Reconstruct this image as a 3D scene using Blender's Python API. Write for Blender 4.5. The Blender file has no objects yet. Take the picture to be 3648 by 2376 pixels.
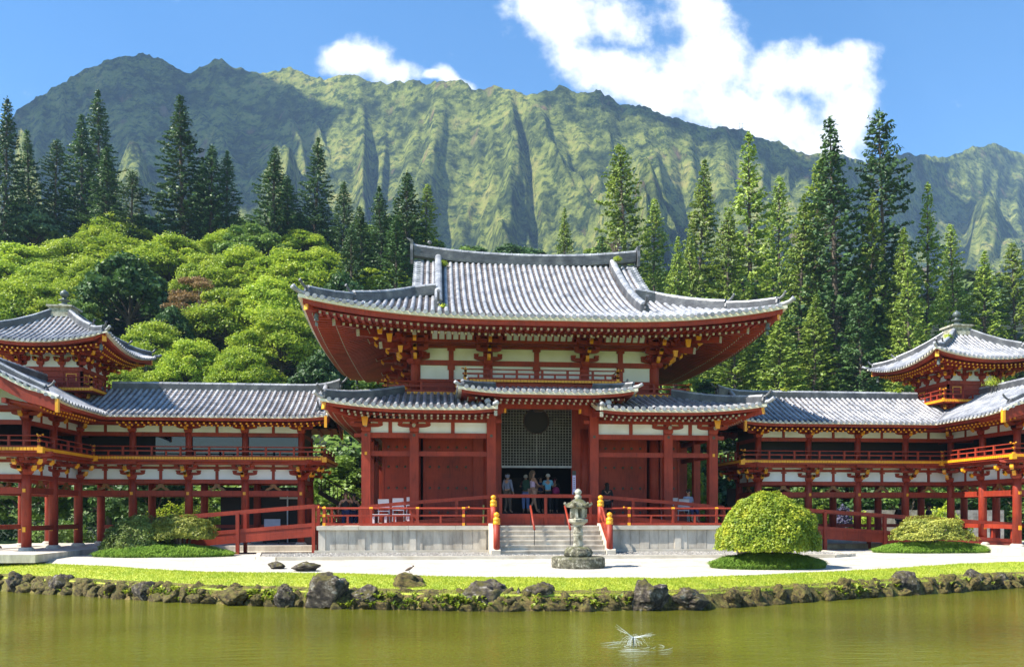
import bpy, math, random
from mathutils import Vector, Matrix, noise
random.seed(7)
PI = math.pi
R = math.radians
scene = bpy.context.scene
COL = scene.collection

# ------------------------------------------------------------------ camera model (real position in the place)
CAM = Vector((-4.04, -31.5, 1.62)); YAW = R(5.17); FPX = 2918.0
def at(u, v, depth):
    """point at a given distance from the camera; used only for measuring off the photograph"""
    a = (u-1824)/FPX; h = (1825-v)/FPX
    return Vector((CAM.x+depth*(a*math.cos(YAW)+math.sin(YAW)), CAM.y+depth*(math.cos(YAW)-a*math.sin(YAW)), CAM.z+depth*h))
def on_z(u, v, z):
    return at(u, v, (CAM.z-z)*FPX/(v-1825))
cam_d = bpy.data.cameras.new('camera'); cam = bpy.data.objects.new('camera', cam_d); COL.objects.link(cam)
cam.location = CAM; cam.rotation_euler = (PI/2, 0, -YAW)
cam_d.sensor_width = 36; cam_d.lens = 36*FPX/3648
cam_d.shift_y = (1825-1188)/3648; cam_d.clip_end = 6000; cam_d.clip_start = .1
scene.camera = cam

# ------------------------------------------------------------------ materials
def nodes(name):
    m = bpy.data.materials.new(name); m.use_nodes = True
    nt = m.node_tree; b = nt.nodes['Principled BSDF']
    return m, nt, b
def ramp(nt, fac, stops):
    r = nt.nodes.new('ShaderNodeValToRGB'); e = r.color_ramp.elements
    while len(e) < len(stops): e.new(.5)
    for i, (p, c) in enumerate(stops):
        e[i].position = p; e[i].color = (c[0], c[1], c[2], 1)
    nt.links.new(fac, r.inputs[0]); return r
def tex(nt, scale, detail=4, kind='ShaderNodeTexNoise', coord='Object', sc=None, rough=.55):
    tc = nt.nodes.new('ShaderNodeTexCoord'); n = nt.nodes.new(kind)
    if kind == 'ShaderNodeTexNoise':
        n.inputs['Detail'].default_value = detail; n.inputs['Roughness'].default_value = rough
    n.inputs['Scale'].default_value = scale
    src = tc.outputs[coord]
    if sc:
        mp = nt.nodes.new('ShaderNodeMapping'); mp.inputs['Scale'].default_value = sc
        nt.links.new(src, mp.inputs[0]); src = mp.outputs[0]
    nt.links.new(src, n.inputs['Vector'])
    return n
def bump(nt, b, h, strength, dist=.02):
    bp = nt.nodes.new('ShaderNodeBump'); bp.inputs['Strength'].default_value = strength; bp.inputs['Distance'].default_value = dist
    nt.links.new(h, bp.inputs['Height']); nt.links.new(bp.outputs[0], b.inputs['Normal'])
def mat(name, c1, c2=None, scale=3, rough=.6, bs=.2, bd=.01, sc=None, spec=.5, detail=5, c3=None, bscale=None):
    m, nt, b = nodes(name)
    b.inputs['Roughness'].default_value = rough; b.inputs['Specular IOR Level'].default_value = spec
    if c2 is None: c2 = tuple(x*.8 for x in c1)
    n = tex(nt, scale, detail, sc=sc)
    st = [(.3, c2), (.7, c1)] if c3 is None else [(.28, c2), (.5, c1), (.72, c3)]
    r = ramp(nt, n.outputs[0], st); nt.links.new(r.outputs[0], b.inputs['Base Color'])
    if bs: 
        n2 = tex(nt, bscale or scale*6, 4, sc=sc); bump(nt, b, n2.outputs[0], bs, bd)
    return m
def leafmat(name, c1, c2, scale=.4, trans=.35, rough=.5, c3=None):
    m, nt, b = nodes(name)
    n = tex(nt, scale, 3, coord='Object'); n2 = tex(nt, scale*9, 2)
    mx = nt.nodes.new('ShaderNodeMath'); mx.operation = 'MULTIPLY_ADD'; mx.inputs[1].default_value = .45
    nt.links.new(n2.outputs[0], mx.inputs[0]); 
    ad = nt.nodes.new('ShaderNodeMath'); ad.operation = 'MULTIPLY'; ad.inputs[1].default_value = .55
    nt.links.new(n.outputs[0], ad.inputs[0]); nt.links.new(ad.outputs[0], mx.inputs[2])
    st = [(.38, c1), (.62, c2)] if c3 is None else [(.36, c1), (.54, c2), (.66, c3)]
    r = ramp(nt, mx.outputs[0], st)
    oi = nt.nodes.new('ShaderNodeObjectInfo'); hs = nt.nodes.new('ShaderNodeHueSaturation')
    mr = nt.nodes.new('ShaderNodeMapRange'); mr.inputs[3].default_value = .8; mr.inputs[4].default_value = 1.2
    nt.links.new(oi.outputs['Random'], mr.inputs[0]); nt.links.new(mr.outputs[0], hs.inputs['Value'])
    nt.links.new(r.outputs[0], hs.inputs['Color']); nt.links.new(hs.outputs[0], b.inputs['Base Color'])
    b.inputs['Roughness'].default_value = rough; b.inputs['Specular IOR Level'].default_value = .35
    tr = nt.nodes.new('ShaderNodeBsdfTranslucent'); nt.links.new(hs.outputs[0], tr.inputs[0])
    ms = nt.nodes.new('ShaderNodeMixShader'); ms.inputs[0].default_value = trans
    nt.links.new(b.outputs[0], ms.inputs[1]); nt.links.new(tr.outputs[0], ms.inputs[2])
    nt.links.new(ms.outputs[0], nt.nodes['Material Output'].inputs[0])
    return m
M = {}
M['red'] = mat('vermilion_paint', (.38, .048, .019), (.27, .034, .016), 1.1, .5, .12, .004, spec=.4)
def redmat():
    m, nt, b = nodes('vermilion_paint'); n = tex(nt, 1.1, 6, rough=.65); n2 = tex(nt, 5, 5, sc=(3, 3, .35), rough=.7)
    r = ramp(nt, n.outputs[0], [(.3, (.20,.026,.013)), (.55, (.32,.038,.016)), (.75, (.38,.055,.025))]); r2 = ramp(nt, n2.outputs[0], [(.33, (.5,.46,.46)), (.5, (1,1,1))])
    mx = nt.nodes.new('ShaderNodeMix'); mx.data_type = 'RGBA'; mx.blend_type = 'MULTIPLY'; mx.inputs[0].default_value = .7
    nt.links.new(r.outputs[0], mx.inputs[6]); nt.links.new(r2.outputs[0], mx.inputs[7]); nt.links.new(mx.outputs[2], b.inputs['Base Color'])
    b.inputs['Roughness'].default_value = .55; b.inputs['Specular IOR Level'].default_value = .35; bump(nt, b, n2.outputs[0], .15, .004); return m
M['red'] = redmat()
M['gold'] = mat('ochre_paint', (.86, .40, .015), (.74, .31, .01), 4, .4, .08, .003, spec=.5)
M['dim_ochre'] = mat('dim_ochre', (.30, .13, .02), (.12, .04, .015), 9, .5, 0)
M['plaster'] = mat('white_plaster', (.82, .86, .93), (.68, .71, .74), 1.3, .75, .15, .004)
M['cream'] = mat('cream_board', (.80, .76, .62), (.66, .60, .46), 2.5, .6, .1, .004)
M['endpaint'] = mat('pale_painted_ends', (.55, .53, .42), (.16, .12, .1), 28, .6, 0)
M['dark'] = mat('dark_interior', (.02, .013, .011), (.012, .009, .008), 2, .7, 0)  # near-black puts the shade of unlit rooms into colour; black partitions share it
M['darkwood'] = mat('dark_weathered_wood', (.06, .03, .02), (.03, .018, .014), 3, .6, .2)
M['metal_black'] = mat('black_metal', (.02, .02, .022), None, 4, .4, 0)
M['stud'] = mat('verdigris_studs', (.09, .085, .06), (.05, .05, .04), 30, .5, 0)
M['bronze'] = mat('green_bronze', (.12, .15, .14), (.06, .07, .07), 8, .45, .1)
# roof tiles
def tilemat(name, a, b_, c, rough):
    m, nt, b = nodes(name)
    n = tex(nt, 2.2, 6); n2 = tex(nt, 26, 4)
    r = ramp(nt, n.outputs[0], [(.3, b_), (.52, a), (.72, c)])
    r2 = ramp(nt, n2.outputs[0], [(.35, (.55, .55, .55)), (.6, (1, 1, 1))])
    mx = nt.nodes.new('ShaderNodeMix'); mx.data_type = 'RGBA'; mx.blend_type = 'MULTIPLY'; mx.inputs[0].default_value = .75
    nt.links.new(r.outputs[0], mx.inputs[6]); nt.links.new(r2.outputs[0], mx.inputs[7])
    nt.links.new(mx.outputs[2], b.inputs['Base Color']); b.inputs['Roughness'].default_value = rough
    b.inputs['Specular IOR Level'].default_value = .6
    bump(nt, b, n2.outputs[0], .35, .01)
    return m
M['tile'] = tilemat('grey_roof_tile', (.36, .365, .39), (.17, .18, .20), (.54, .54, .55), .42)
M['pan'] = tilemat('weathered_pan_tile', (.17, .135, .125), (.075, .06, .055), (.27, .235, .225), .65)
M['ridge'] = tilemat('shaded_ridge_tile', (.11, .115, .13), (.06, .06, .07), (.22, .22, .22), .5)  # darker than the cover tiles: shade of the ridge sides put into colour
# stone
def stonemat(name, cols, scale, bs=.5, bd=.03, moss=None, sc=None, rough=.85, light=None):
    m, nt, b = nodes(name)
    n = tex(nt, scale, 8, sc=sc, rough=.65); r = ramp(nt, n.outputs[0], cols); out = r.outputs[0]
    if moss:
        n3 = tex(nt, scale*.8, 4); r3 = ramp(nt, n3.outputs[0], [(.44, (0, 0, 0)), (.58, (1, 1, 1))])
        ge = nt.nodes.new('ShaderNodeNewGeometry'); sp = nt.nodes.new('ShaderNodeSeparateXYZ'); nt.links.new(ge.outputs['Normal'], sp.inputs[0])
        mr = nt.nodes.new('ShaderNodeMapRange'); mr.inputs[1].default_value = -.3; mr.inputs[2].default_value = .8
        nt.links.new(sp.outputs[2], mr.inputs[0])
        mu = nt.nodes.new('ShaderNodeMath'); mu.operation = 'MULTIPLY'; nt.links.new(r3.outputs[0], mu.inputs[0]); nt.links.new(mr.outputs[0], mu.inputs[1])
        mx = nt.nodes.new('ShaderNodeMix'); mx.data_type = 'RGBA'; nt.links.new(mu.outputs[0], mx.inputs[0])
        nt.links.new(out, mx.inputs[6]); mx.inputs[7].default_value = (*moss, 1); out = mx.outputs[2]
    nt.links.new(out, b.inputs['Base Color']); b.inputs['Roughness'].default_value = rough
    n2 = tex(nt, scale*5, 6, rough=.7); bump(nt, b, n2.outputs[0], bs, bd)
    return m
M['granite'] = stonemat('pale_granite', [(.3, (.30, .26, .21)), (.5, (.50, .45, .37)), (.7, (.66, .60, .50))], 1.7, .3, .01, sc=(1.6, 1.6, .5))
M['granite_cap'] = stonemat('granite_cap', [(.3, (.44, .38, .28)), (.7, (.62, .57, .48))], 2, .2, .006)
M['lantern'] = stonemat('lantern_granite', [(.36, (.12, .11, .075)), (.5, (.36, .34, .26)), (.66, (.55, .52, .43))], 6, .5, .01)
M['lantern_dark'] = stonemat('lichened_stone', [(.35, (.03, .028, .018)), (.52, (.13, .12, .08)), (.66, (.42, .40, .32))], 9, .7, .02, moss=(.10, .10, .04))
M['lava'] = stonemat('lava_rock', [(.34, (.014, .011, .009)), (.47, (.07, .052, .04)), (.57, (.20, .16, .12)), (.66, (.55, .51, .45))], 2.6, 1.0, .09, moss=(.13, .11, .02))
M['mossrock'] = stonemat('mossy_rock', [(.36, (.02, .015, .008)), (.5, (.12, .085, .022)), (.64, (.34, .24, .08))], 3.5, 1.0, .09, moss=(.20, .18, .03))
M['gravel_dark'] = stonemat('pebble_bed', [(.35, (.10, .09, .08)), (.5, (.28, .26, .23)), (.65, (.55, .52, .46))], 14, .8, .03)
# ground materials
def gravelmat():
    m, nt, b = nodes('raked_white_gravel')
    n = tex(nt, 16, 5, rough=.75); v = tex(nt, 22, kind='ShaderNodeTexVoronoi'); n3 = tex(nt, 1.3, 5, rough=.7)
    r = ramp(nt, n.outputs[0], [(.3, (.34, .31, .26)), (.62, (.68, .63, .53))])
    r3 = ramp(nt, n3.outputs[0], [(.36, (.72, .71, .70)), (.6, (1, 1, 1))])
    mx = nt.nodes.new('ShaderNodeMix'); mx.data_type = 'RGBA'; mx.blend_type = 'MULTIPLY'; mx.inputs[0].default_value = 1
    nt.links.new(r.outputs[0], mx.inputs[6]); nt.links.new(r3.outputs[0], mx.inputs[7]); nt.links.new(mx.outputs[2], b.inputs['Base Color'])
    b.inputs['Roughness'].default_value = .9; bump(nt, b, v.outputs[0], .8, .03); return m
M['gravel'] = gravelmat()
M['soil'] = mat('forest_soil', (.018, .030, .010), (.010, .018, .007), .5, .95, .3, .05)
M['lawn'] = mat('lawn', (.38, .43, .045), (.22, .31, .03), 1.6, .9, .5, .03, c3=(.46, .45, .08), bscale=60)
M['grass'] = leafmat('grass_blades', (.32, .42, .035), (.50, .53, .06), .9, .45)
M['backlawn'] = mat('back_lawn', (.16, .26, .04), (.10, .18, .03), .6, .9, .3, .03)
M['leaf_koa'] = leafmat('light_green_leaves', (.14, .25, .02), (.38, .48, .035), .45, .42, c3=(.58, .62, .08))
M['leaf_dark'] = leafmat('deep_green_leaves', (.035, .085, .018), (.10, .18, .04), .4, .25)
M['leaf_mid'] = leafmat('mid_green_leaves', (.09, .17, .03), (.22, .32, .05), .4, .33)
M['leaf_blue'] = leafmat('bluish_green_leaves', (.09, .16, .07), (.2, .3, .14), .5, .3)
M['leaf_rust'] = leafmat('rusty_blossom_canopy', (.28, .17, .06), (.42, .27, .11), .8, .3)
M['leaf_pine'] = leafmat('pine_needles', (.035, .085, .03), (.12, .21, .05), .5, .28)
M['leaf_pine2'] = leafmat('light_pine_needles', (.12, .21, .03), (.36, .45, .07), .4, .34)
M['leaf_yellow'] = leafmat('yellow_green_leaves', (.10, .20, .015), (.42, .50, .04), 2.6, .4, c3=(.78, .72, .07))
M['leaf_azalea'] = leafmat('azalea_leaves', (.16, .21, .03), (.56, .55, .10), 1.8, .3)
M['leaf_shrub'] = leafmat('dark_shrub_leaves', (.05, .10, .02), (.26, .32, .06), 1.2, .25)
M['mondo'] = leafmat('mondo_grass', (.13, .25, .03), (.28, .42, .06), 1.8, .35)
M['flower'] = mat('purple_flowers', (.09, .07, .18), (.05, .06, .08), 8, .6, 0)
M['bark'] = mat('grey_bark', (.14, .11, .08), (.06, .045, .035), 6, .9, .6, .03, sc=(1, 1, .3))
M['barkpale'] = mat('pale_bark', (.32, .29, .24), (.16, .14, .11), 6, .9, .5, .02)

# ------------------------------------------------------------------ mesh builder
class MB:
    def __init__(s): s.v = []; s.f = []
    def poly(s, pts, faces):
        o = len(s.v); s.v += [tuple(p) for p in pts]; s.f += [tuple(i+o for i in f) for f in faces]
    def box(s, x0, x1, y0, y1, z0, z1):
        if x0 > x1: x0, x1 = x1, x0
        if y0 > y1: y0, y1 = y1, y0
        s.poly([(x0,y0,z0),(x1,y0,z0),(x1,y1,z0),(x0,y1,z0),(x0,y0,z1),(x1,y0,z1),(x1,y1,z1),(x0,y1,z1)],
               [(0,3,2,1),(4,5,6,7),(0,1,5,4),(1,2,6,5),(2,3,7,6),(3,0,4,7)])
    def beam(s, p0, p1, w, h, w1=None, h1=None):
        p0 = Vector(p0); p1 = Vector(p1); d = (p1-p0).normalized()
        up = Vector((0,0,1)) if abs(d.z) < .95 else Vector((0,1,0))
        r = d.cross(up).normalized(); u = r.cross(d)
        w1 = w if w1 is None else w1; h1 = h if h1 is None else h1
        pts = []
        for p, a, b in ((p0, w, h), (p1, w1, h1)):
            for sx, sz in ((-1,-1),(1,-1),(1,1),(-1,1)): pts.append(p+r*(sx*a/2)+u*(sz*b/2))
        s.poly(pts, [(0,1,2,3),(7,6,5,4),(4,5,1,0),(5,6,2,1),(6,7,3,2),(7,4,0,3)])
    def lathe(s, prof, c=(0,0,0), n=16, sx=1, sy=1, rot=0):
        pts = []; fs = []
        for r, z in prof:
            for k in range(n):
                a = rot+2*PI*k/n; pts.append((c[0]+sx*r*math.cos(a), c[1]+sy*r*math.sin(a), c[2]+z))
        for i in range(len(prof)-1):
            for k in range(n):
                fs.append((i*n+k, i*n+(k+1)%n, (i+1)*n+(k+1)%n, (i+1)*n+k))
        fs.append(tuple(range(n-1, -1, -1))); fs.append(tuple((len(prof)-1)*n+k for k in range(n)))
        s.poly(pts, fs)
    def cyl(s, c, r, h, n=14, r1=None): s.lathe([(r, 0), (r if r1 is None else r1, h)], c, n)
    def ball(s, c, r, n=10, sz=1): s.lathe([(max(.001, r*math.sin(PI*i/n)), -r*sz*math.cos(PI*i/n)) for i in range(n+1)], c, n+2)
    def tube(s, pts, rad, n=6, half=False):
        P_ = [Vector(p) for p in pts]
        if not isinstance(rad, (list, tuple)): rad = [rad]*len(P_)
        vs = []; fs = []; prev = None
        for i, p in enumerate(P_):
            d = (P_[min(i+1, len(P_)-1)]-P_[max(i-1, 0)]).normalized()
            up = Vector((0,0,1)) if abs(d.z) < .9 else Vector((0,1,0))
            if prev is None: r = d.cross(up).normalized()
            else:
                r = (prev-d*prev.dot(d)).normalized()
            prev = r; u = r.cross(d)
            for k in range(n):
                a = 2*PI*k/n; vs.append(p+(r*math.cos(a)+u*math.sin(a))*rad[i])
        for i in range(len(P_)-1):
            for k in range(n): fs.append((i*n+k, i*n+(k+1)%n, (i+1)*n+(k+1)%n, (i+1)*n+k))
        fs.append(tuple(range(n-1, -1, -1))); fs.append(tuple((len(P_)-1)*n+k for k in range(n)))
        s.poly(vs, fs)
    def sweep(s, path, prof, up=None):
        """prof: list of (side, up) offsets swept along path"""
        P_ = [Vector(p) for p in path]; n = len(prof); vs = []; fs = []
        for i, p in enumerate(P_):
            d = P_[min(i+1, len(P_)-1)]-P_[max(i-1, 0)]; d.z = 0
            d.normalize(); r = Vector((d.y, -d.x, 0))
            for a, b in prof: vs.append(p+r*a+Vector((0,0,b)))
        for i in range(len(P_)-1):
            for k in range(n): fs.append((i*n+k, i*n+(k+1)%n, (i+1)*n+(k+1)%n, (i+1)*n+k))
        fs.append(tuple(range(n-1, -1, -1))); fs.append(tuple((len(P_)-1)*n+k for k in range(n)))
        s.poly(vs, fs)
    def prism(s, pts2, y0, y1, frame=None):
        """polygon in x,z extruded along y (or in a frame (O,U,V): x along U, y along V)"""
        n = len(pts2); vs = []
        for y in (y0, y1):
            for x, z in pts2:
                if frame: O, U, V = frame; vs.append(O+U*x+V*y+Vector((0,0,z)))
                else: vs.append((x, y, z))
        fs = [tuple(range(n)), tuple(range(2*n-1, n-1, -1))]
        for k in range(n): fs.append((k, n+k, n+(k+1)%n, (k+1)%n))
        s.poly(vs, fs)
    def grid(s, rows):
        m = len(rows[0]); o = [p for r in rows for p in r]; fs = []
        for i in range(len(rows)-1):
            for k in range(m-1): fs.append((i*m+k, i*m+k+1, (i+1)*m+k+1, (i+1)*m+k))
        s.poly(o, fs)
    def build(s, name, m, parent=None, smooth=False):
        me = bpy.data.meshes.new(name); me.from_pydata(s.v, [], s.f); me.update()
        me.materials.append(M[m] if isinstance(m, str) else m)
        if smooth: me.polygons.foreach_set('use_smooth', [True]*len(me.polygons))
        o = bpy.data.objects.new(name, me); COL.objects.link(o)
        if parent is not None:
            o.parent = parent
            if parent.type == 'EMPTY': o.location = -parent.location   # coordinates above are world coordinates
        return o
def build_each(mb, name, m, parent, per=8):
    """every box of the builder becomes a part of its own"""
    n = len(mb.v)//8
    for i in range(n):
        q = MB(); q.v = mb.v[i*8:i*8+8]; q.f = [tuple(k-i*8 for k in f) for f in mb.f[i*6:i*6+6]]; q.build(name, m, parent)
def tag(o, label=None, cat=None, group=None, kind=None):
    if label: o['label'] = label
    if cat: o['category'] = cat
    if group: o['group'] = group
    if kind: o['kind'] = kind
    return o
def thing(name, label, cat, loc=(0,0,0), rz=0, group=None):
    o = bpy.data.objects.new(name, None); COL.objects.link(o); o.location = loc; o.rotation_euler = (0,0,rz)
    o.empty_display_size = .3
    return tag(o, label, cat, group)
def place(src, parent, loc, rz=0, scale=None):
    """copy of a part (and its sub-parts) under parent"""
    c = src.copy(); COL.objects.link(c); c.parent = parent; c.location = Vector(loc)-parent.location; c.rotation_euler = (0,0,rz)
    if scale: c.scale = scale
    for ch in list(src.children):
        d = ch.copy(); COL.objects.link(d); d.parent = c
    return c
def dup(root, loc, rz=0, label=None, scale=None, group=None):
    r = root.copy(); COL.objects.link(r); r.location = loc; r.rotation_euler = (0,0,rz)
    if scale: r.scale = scale
    if label: r['label'] = label
    if group: r['group'] = group
    for ch in list(root.children):
        c = ch.copy(); COL.objects.link(c); c.parent = r
        for g in ch.children:
            d = g.copy(); COL.objects.link(d); d.parent = c
    return r

# ------------------------------------------------------------------ roofs
class Roof:
    def __init__(s): s.pan = MB(); s.rib = MB(); s.cap = MB(); s.cream = MB(); s.fascia = MB(); s.soffit = MB(); s.raft = MB(); s.ends = MB()
    def slope(s, O, U, V, a0, a1, dmax, Z, sp=.255, r=.07, dmin=lambda a: 0, skip=()):
        O = Vector(O); U = Vector(U); V = Vector(V)
        P_ = lambda a, d, dz=0: O+U*a+V*d+Vector((0,0,Z(a, d)+dz))
        n = max(2, int(round((a1-a0)/sp))); st = (a1-a0)/n
        # pan tiles in overlapping courses
        D = max(dmax(a0+st*k*.999+.001) for k in range(n+1)); m = max(2, int(D/.24)); rows = []
        for j in range(m):
            for q, dz in ((j/m, .035), ((j+1)/m, 0)):
                row = []
                for k in range(n+1):
                    a = a0+st*k; dm = dmax(a); dn = min(dmin(a), dm); row.append(P_(a, max(dn, min(q*D, dm)), dz if dn < q*D < dm else 0))
                rows.append(row)
        s.pan.grid(rows)
        # round cover tiles
        for k in range(n+1):
            a = a0+st*k; dm = dmax(a)
            if (k == 0 and 0 in skip) or (k == n and 1 in skip): continue
            dn = dmin(a)
            if dm-dn < .12: continue
            L = max(2, int((dm-dn)/.5)+1); vs = []; fs = []
            for i in range(L+1):
                d = dn-.05+(dm-dn+.05)*i/L; c = P_(a, d)
                for h in range(6):
                    an = PI*h/5; vs.append(c+U*(math.cos(an)*r)+Vector((0,0,math.sin(an)*r*1.15+.015)))
            for i in range(L):
                for h in range(5): fs.append((i*6+h, i*6+h+1, (i+1)*6+h+1, (i+1)*6+h))
            fs.append((0,1,2,3,4,5)); s.rib.poly(vs, fs)
            if dn > 0: continue
            # disc at the eave
            c = P_(a, -.06)+Vector((0,0,.03)); q = []
            for y in (0, .04):
                for h in range(10):
                    an = 2*PI*h/10; q.append(c+V*y+U*(math.cos(an)*r*1.12)+Vector((0,0,math.sin(an)*r*1.12)))
            s.cap.poly(q, [tuple(range(9,-1,-1)), tuple(range(10,20))]+[(h, 10+h, 10+(h+1)%10, (h+1)%10) for h in range(10)])
    def eave(s, O, U, V, a0, a1, Z, inset, wall, sp=.25, rw=.1, drop=.1, c0=0, c1=0, tiers=((.4,1.25,.12),(1.1,None,.3)), fh=.17, ch=.08, rib_r=.07, endm=True, hipL=True, hipR=True):
        """cream board, red fascia, soffit and two tiers of rafters. c0/c1 = does this end meet a 45 degree corner"""
        O = Vector(O); U = Vector(U); V = Vector(V)
        P_ = lambda a, d, dz: O+U*a+V*d+Vector((0,0,Z(a, 0)+dz))
        n = max(6, int((a1-a0)/.5)); zs = [a0+(a1-a0)*i/n for i in range(n+1)]
        def strip(mb, d0, d1, z0, z1):
            rows = []
            for q, (d, z) in enumerate(((d0, z0), (d1, z0), (d1, z1), (d0, z1), (d0, z0))):
                row = []
                for a in zs:
                    aa = a
                    if hipL == 1: aa = max(aa, a0+d)
                    elif hipL == -1 and a == zs[0]: aa = a0-d
                    if hipR == 1: aa = min(aa, a1-d)
                    elif hipR == -1 and a == zs[-1]: aa = a1+d
                    row.append(O+U*aa+V*d+Vector((0,0,Z(a, 0)+z)))
                rows.append(row)
            mb.grid(rows)
        strip(s.cream, 0.0, .2, -ch, .0)
        strip(s.fascia, .13, .36, -ch-fh, -ch-.002)
        zb = -ch-fh
        # soffit sheet, sloping up towards the wall
        dk_ = tiers[0][1]; s1, s2 = tiers[0][2], tiers[1][2]
        def zs_(d):
            if d < dk_: return zb-.1+rw*.5+.02+s1*(d-.3)
            return zb-.1+rw*.5-.03+s2*(d-dk_+.1)
        rows = []
        for d in (.3, dk_*.6, dk_-.001, dk_+.001, (wall+dk_)/2, wall):
            row = []
            for a in zs:
                aa = a
                if hipL == 1: aa = max(aa, a0+d)
                elif hipL == -1 and a == zs[0]: aa = a0-d
                if hipR == 1: aa = min(aa, a1-d)
                elif hipR == -1 and a == zs[-1]: aa = a1+d
                lf = (Z(a, 0)-Z((a0+a1)/2 if (hipL == 1 and hipR == 1) else a, 0))*max(0, 1-d/wall)
                zc = Z((a0+a1)/2, 0) if (hipL == 1 and hipR == 1) else Z(a, 0)
                row.append(O+U*aa+V*d+Vector((0,0,zc+lf+zs_(d))))
            rows.append(row)
        s.soffit.grid(rows)
        m = int((a1-a0-.3)/sp); o0 = a0+((a1-a0)-m*sp)/2
        for k in range(m+1):
            a = o0+k*sp
            for ti, (d0, d1, sl) in enumerate(tiers):
                lim = wall
                if hipL == 1: lim = min(lim, a-a0)
                if hipR == 1: lim = min(lim, a1-a)
                d1_ = min(lim, d1 if d1 else wall)
                if d1_-d0 < .15: continue
                zc = Z((a0+a1)/2, 0) if (hipL == 1 and hipR == 1) else Z(a, 0); lf = Z(a, 0)-zc
                f = lambda d: zc+lf*max(0, 1-d/wall)+(zb-.1+.02+s1*(d-.3) if ti == 0 else zb-.1-.03+s2*(d-dk_+.1))
                p0 = O+U*a+V*d0+Vector((0,0,f(d0))); p1 = O+U*a+V*d1_+Vector((0,0,f(d1_)))
                s.raft.beam(p0, p1, rw, rw)
                dd = (p1-p0).normalized(); s.ends.beam(p0-dd*.03, p0-dd*.001, rw*.86, rw*.86)
        return zs_
    def build(s, parent, endm='endpaint', label=None):
        o = []
        if s.pan.v: o.append(s.pan.build('pan_tiles', 'pan', parent))
        nr = len(s.rib.f); s.rib.poly(s.cap.v, s.cap.f)
        c = s.rib.build('cover_tiles', 'tile', parent); c.data.polygons.foreach_set('use_smooth', [i < nr for i in range(len(s.rib.f))])
        if s.cream.v: o.append(s.cream.build('cream_eave_board', 'cream', parent))
        if s.fascia.v: o.append(s.fascia.build('red_fascia', 'red', parent))
        if s.soffit.v: o.append(s.soffit.build('soffit', 'red', parent))
        nr = len(s.raft.f); s.raft.poly(s.ends.v, s.ends.f)
        c = s.raft.build('rafters', 'red', parent); c.data.materials.append(M[endm]); c.data.polygons.foreach_set('material_index', [0 if i < nr else 1 for i in range(len(s.raft.f))])
        return o
V3_ = Vector
def ridge(parent, path, w, h, name='ridge', tips=(), cap_r=None):
    mb = MB(); k = 5; prof = [(-w/2, -.1)]
    for i in range(k):
        z0 = h*.86*i/k; z1 = h*.86*(i+1)/k
        prof += [(-w/2-.012, z0), (-w/2-.012, z1-.012), (-w/2+.008, z1-.012), (-w/2+.008, z1)]
    cr = w*.42
    prof += [(-cr, h*.86), (-cr*.9, h*.93), (-cr*.5, h), (0, h*1.03)]
    prof += [(-a, b) for a, b in reversed(prof[:-1])]
    mb.sweep(path, prof)
    cp = MB(); cp.sweep([V3_(p)+Vector((0,0,h*.9)) for p in path], [(cr*1.12*math.cos(PI*q/6), cr*.9*math.sin(PI*q/6)+.012) for q in range(7)])
    P_ = [Vector(p) for p in path]
    for i in range(len(P_)-1):
        L = (P_[i+1]-P_[i]).length; n = max(1, int(L/.3))
        for q in range(n):
            p = P_[i].lerp(P_[i+1], q/n); d = (P_[i+1]-P_[i]).normalized()
            cp.sweep([p+Vector((0,0,h*.9))-d*.02, p+Vector((0,0,h*.9))+d*.02], [(cr*1.22*math.cos(PI*q/6), cr*1.0*math.sin(PI*q/6)+.012) for q in range(7)])
    for t in tips:      # upturned end with a round cap and an ogre-tile face
        p = Vector(t[0]); d = Vector(t[1]).normalized(); s_ = t[2]
        mb.tube([p+Vector((0,0,h*.9)), p+d*.18*s_+Vector((0,0,h*.95)), p+d*.36*s_+Vector((0,0,h+.1*s_)), p+d*.48*s_+Vector((0,0,h+.26*s_))], [.06*s_, .07*s_, .07*s_, .07*s_], 8)
        c = p+d*.49*s_+Vector((0,0,h+.28*s_)); mb.tube([c, c+(d+Vector((0,0,.5))).normalized()*.05*s_], .085*s_, 10)
        r = Vector((d.y, -d.x, 0)).normalized()
        q = [(-.16,-.1),(-.22,.1),(-.17,.3),(-.07,.36),(0,.44),(.07,.36),(.17,.3),(.22,.1),(.16,-.1)]
        vs = [p+d*y*s_+r*x*s_+Vector((0,0,z*s_*1.0)) for y in (.02, .12) for x, z in q]
        mb.poly(vs, [tuple(range(9)), tuple(range(17,8,-1))]+[(i, 9+i, 9+(i+1)%9, (i+1)%9) for i in range(9)])
        mb.ball(p+d*.14*s_+Vector((0,0,.16*s_)), .08*s_, 6)
    o = mb.build(name, 'ridge', parent); cp.build('ridge_cap_tiles', 'tile', o); return o  # pale cap over dark sides carries the sunlit top in its colour

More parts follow.
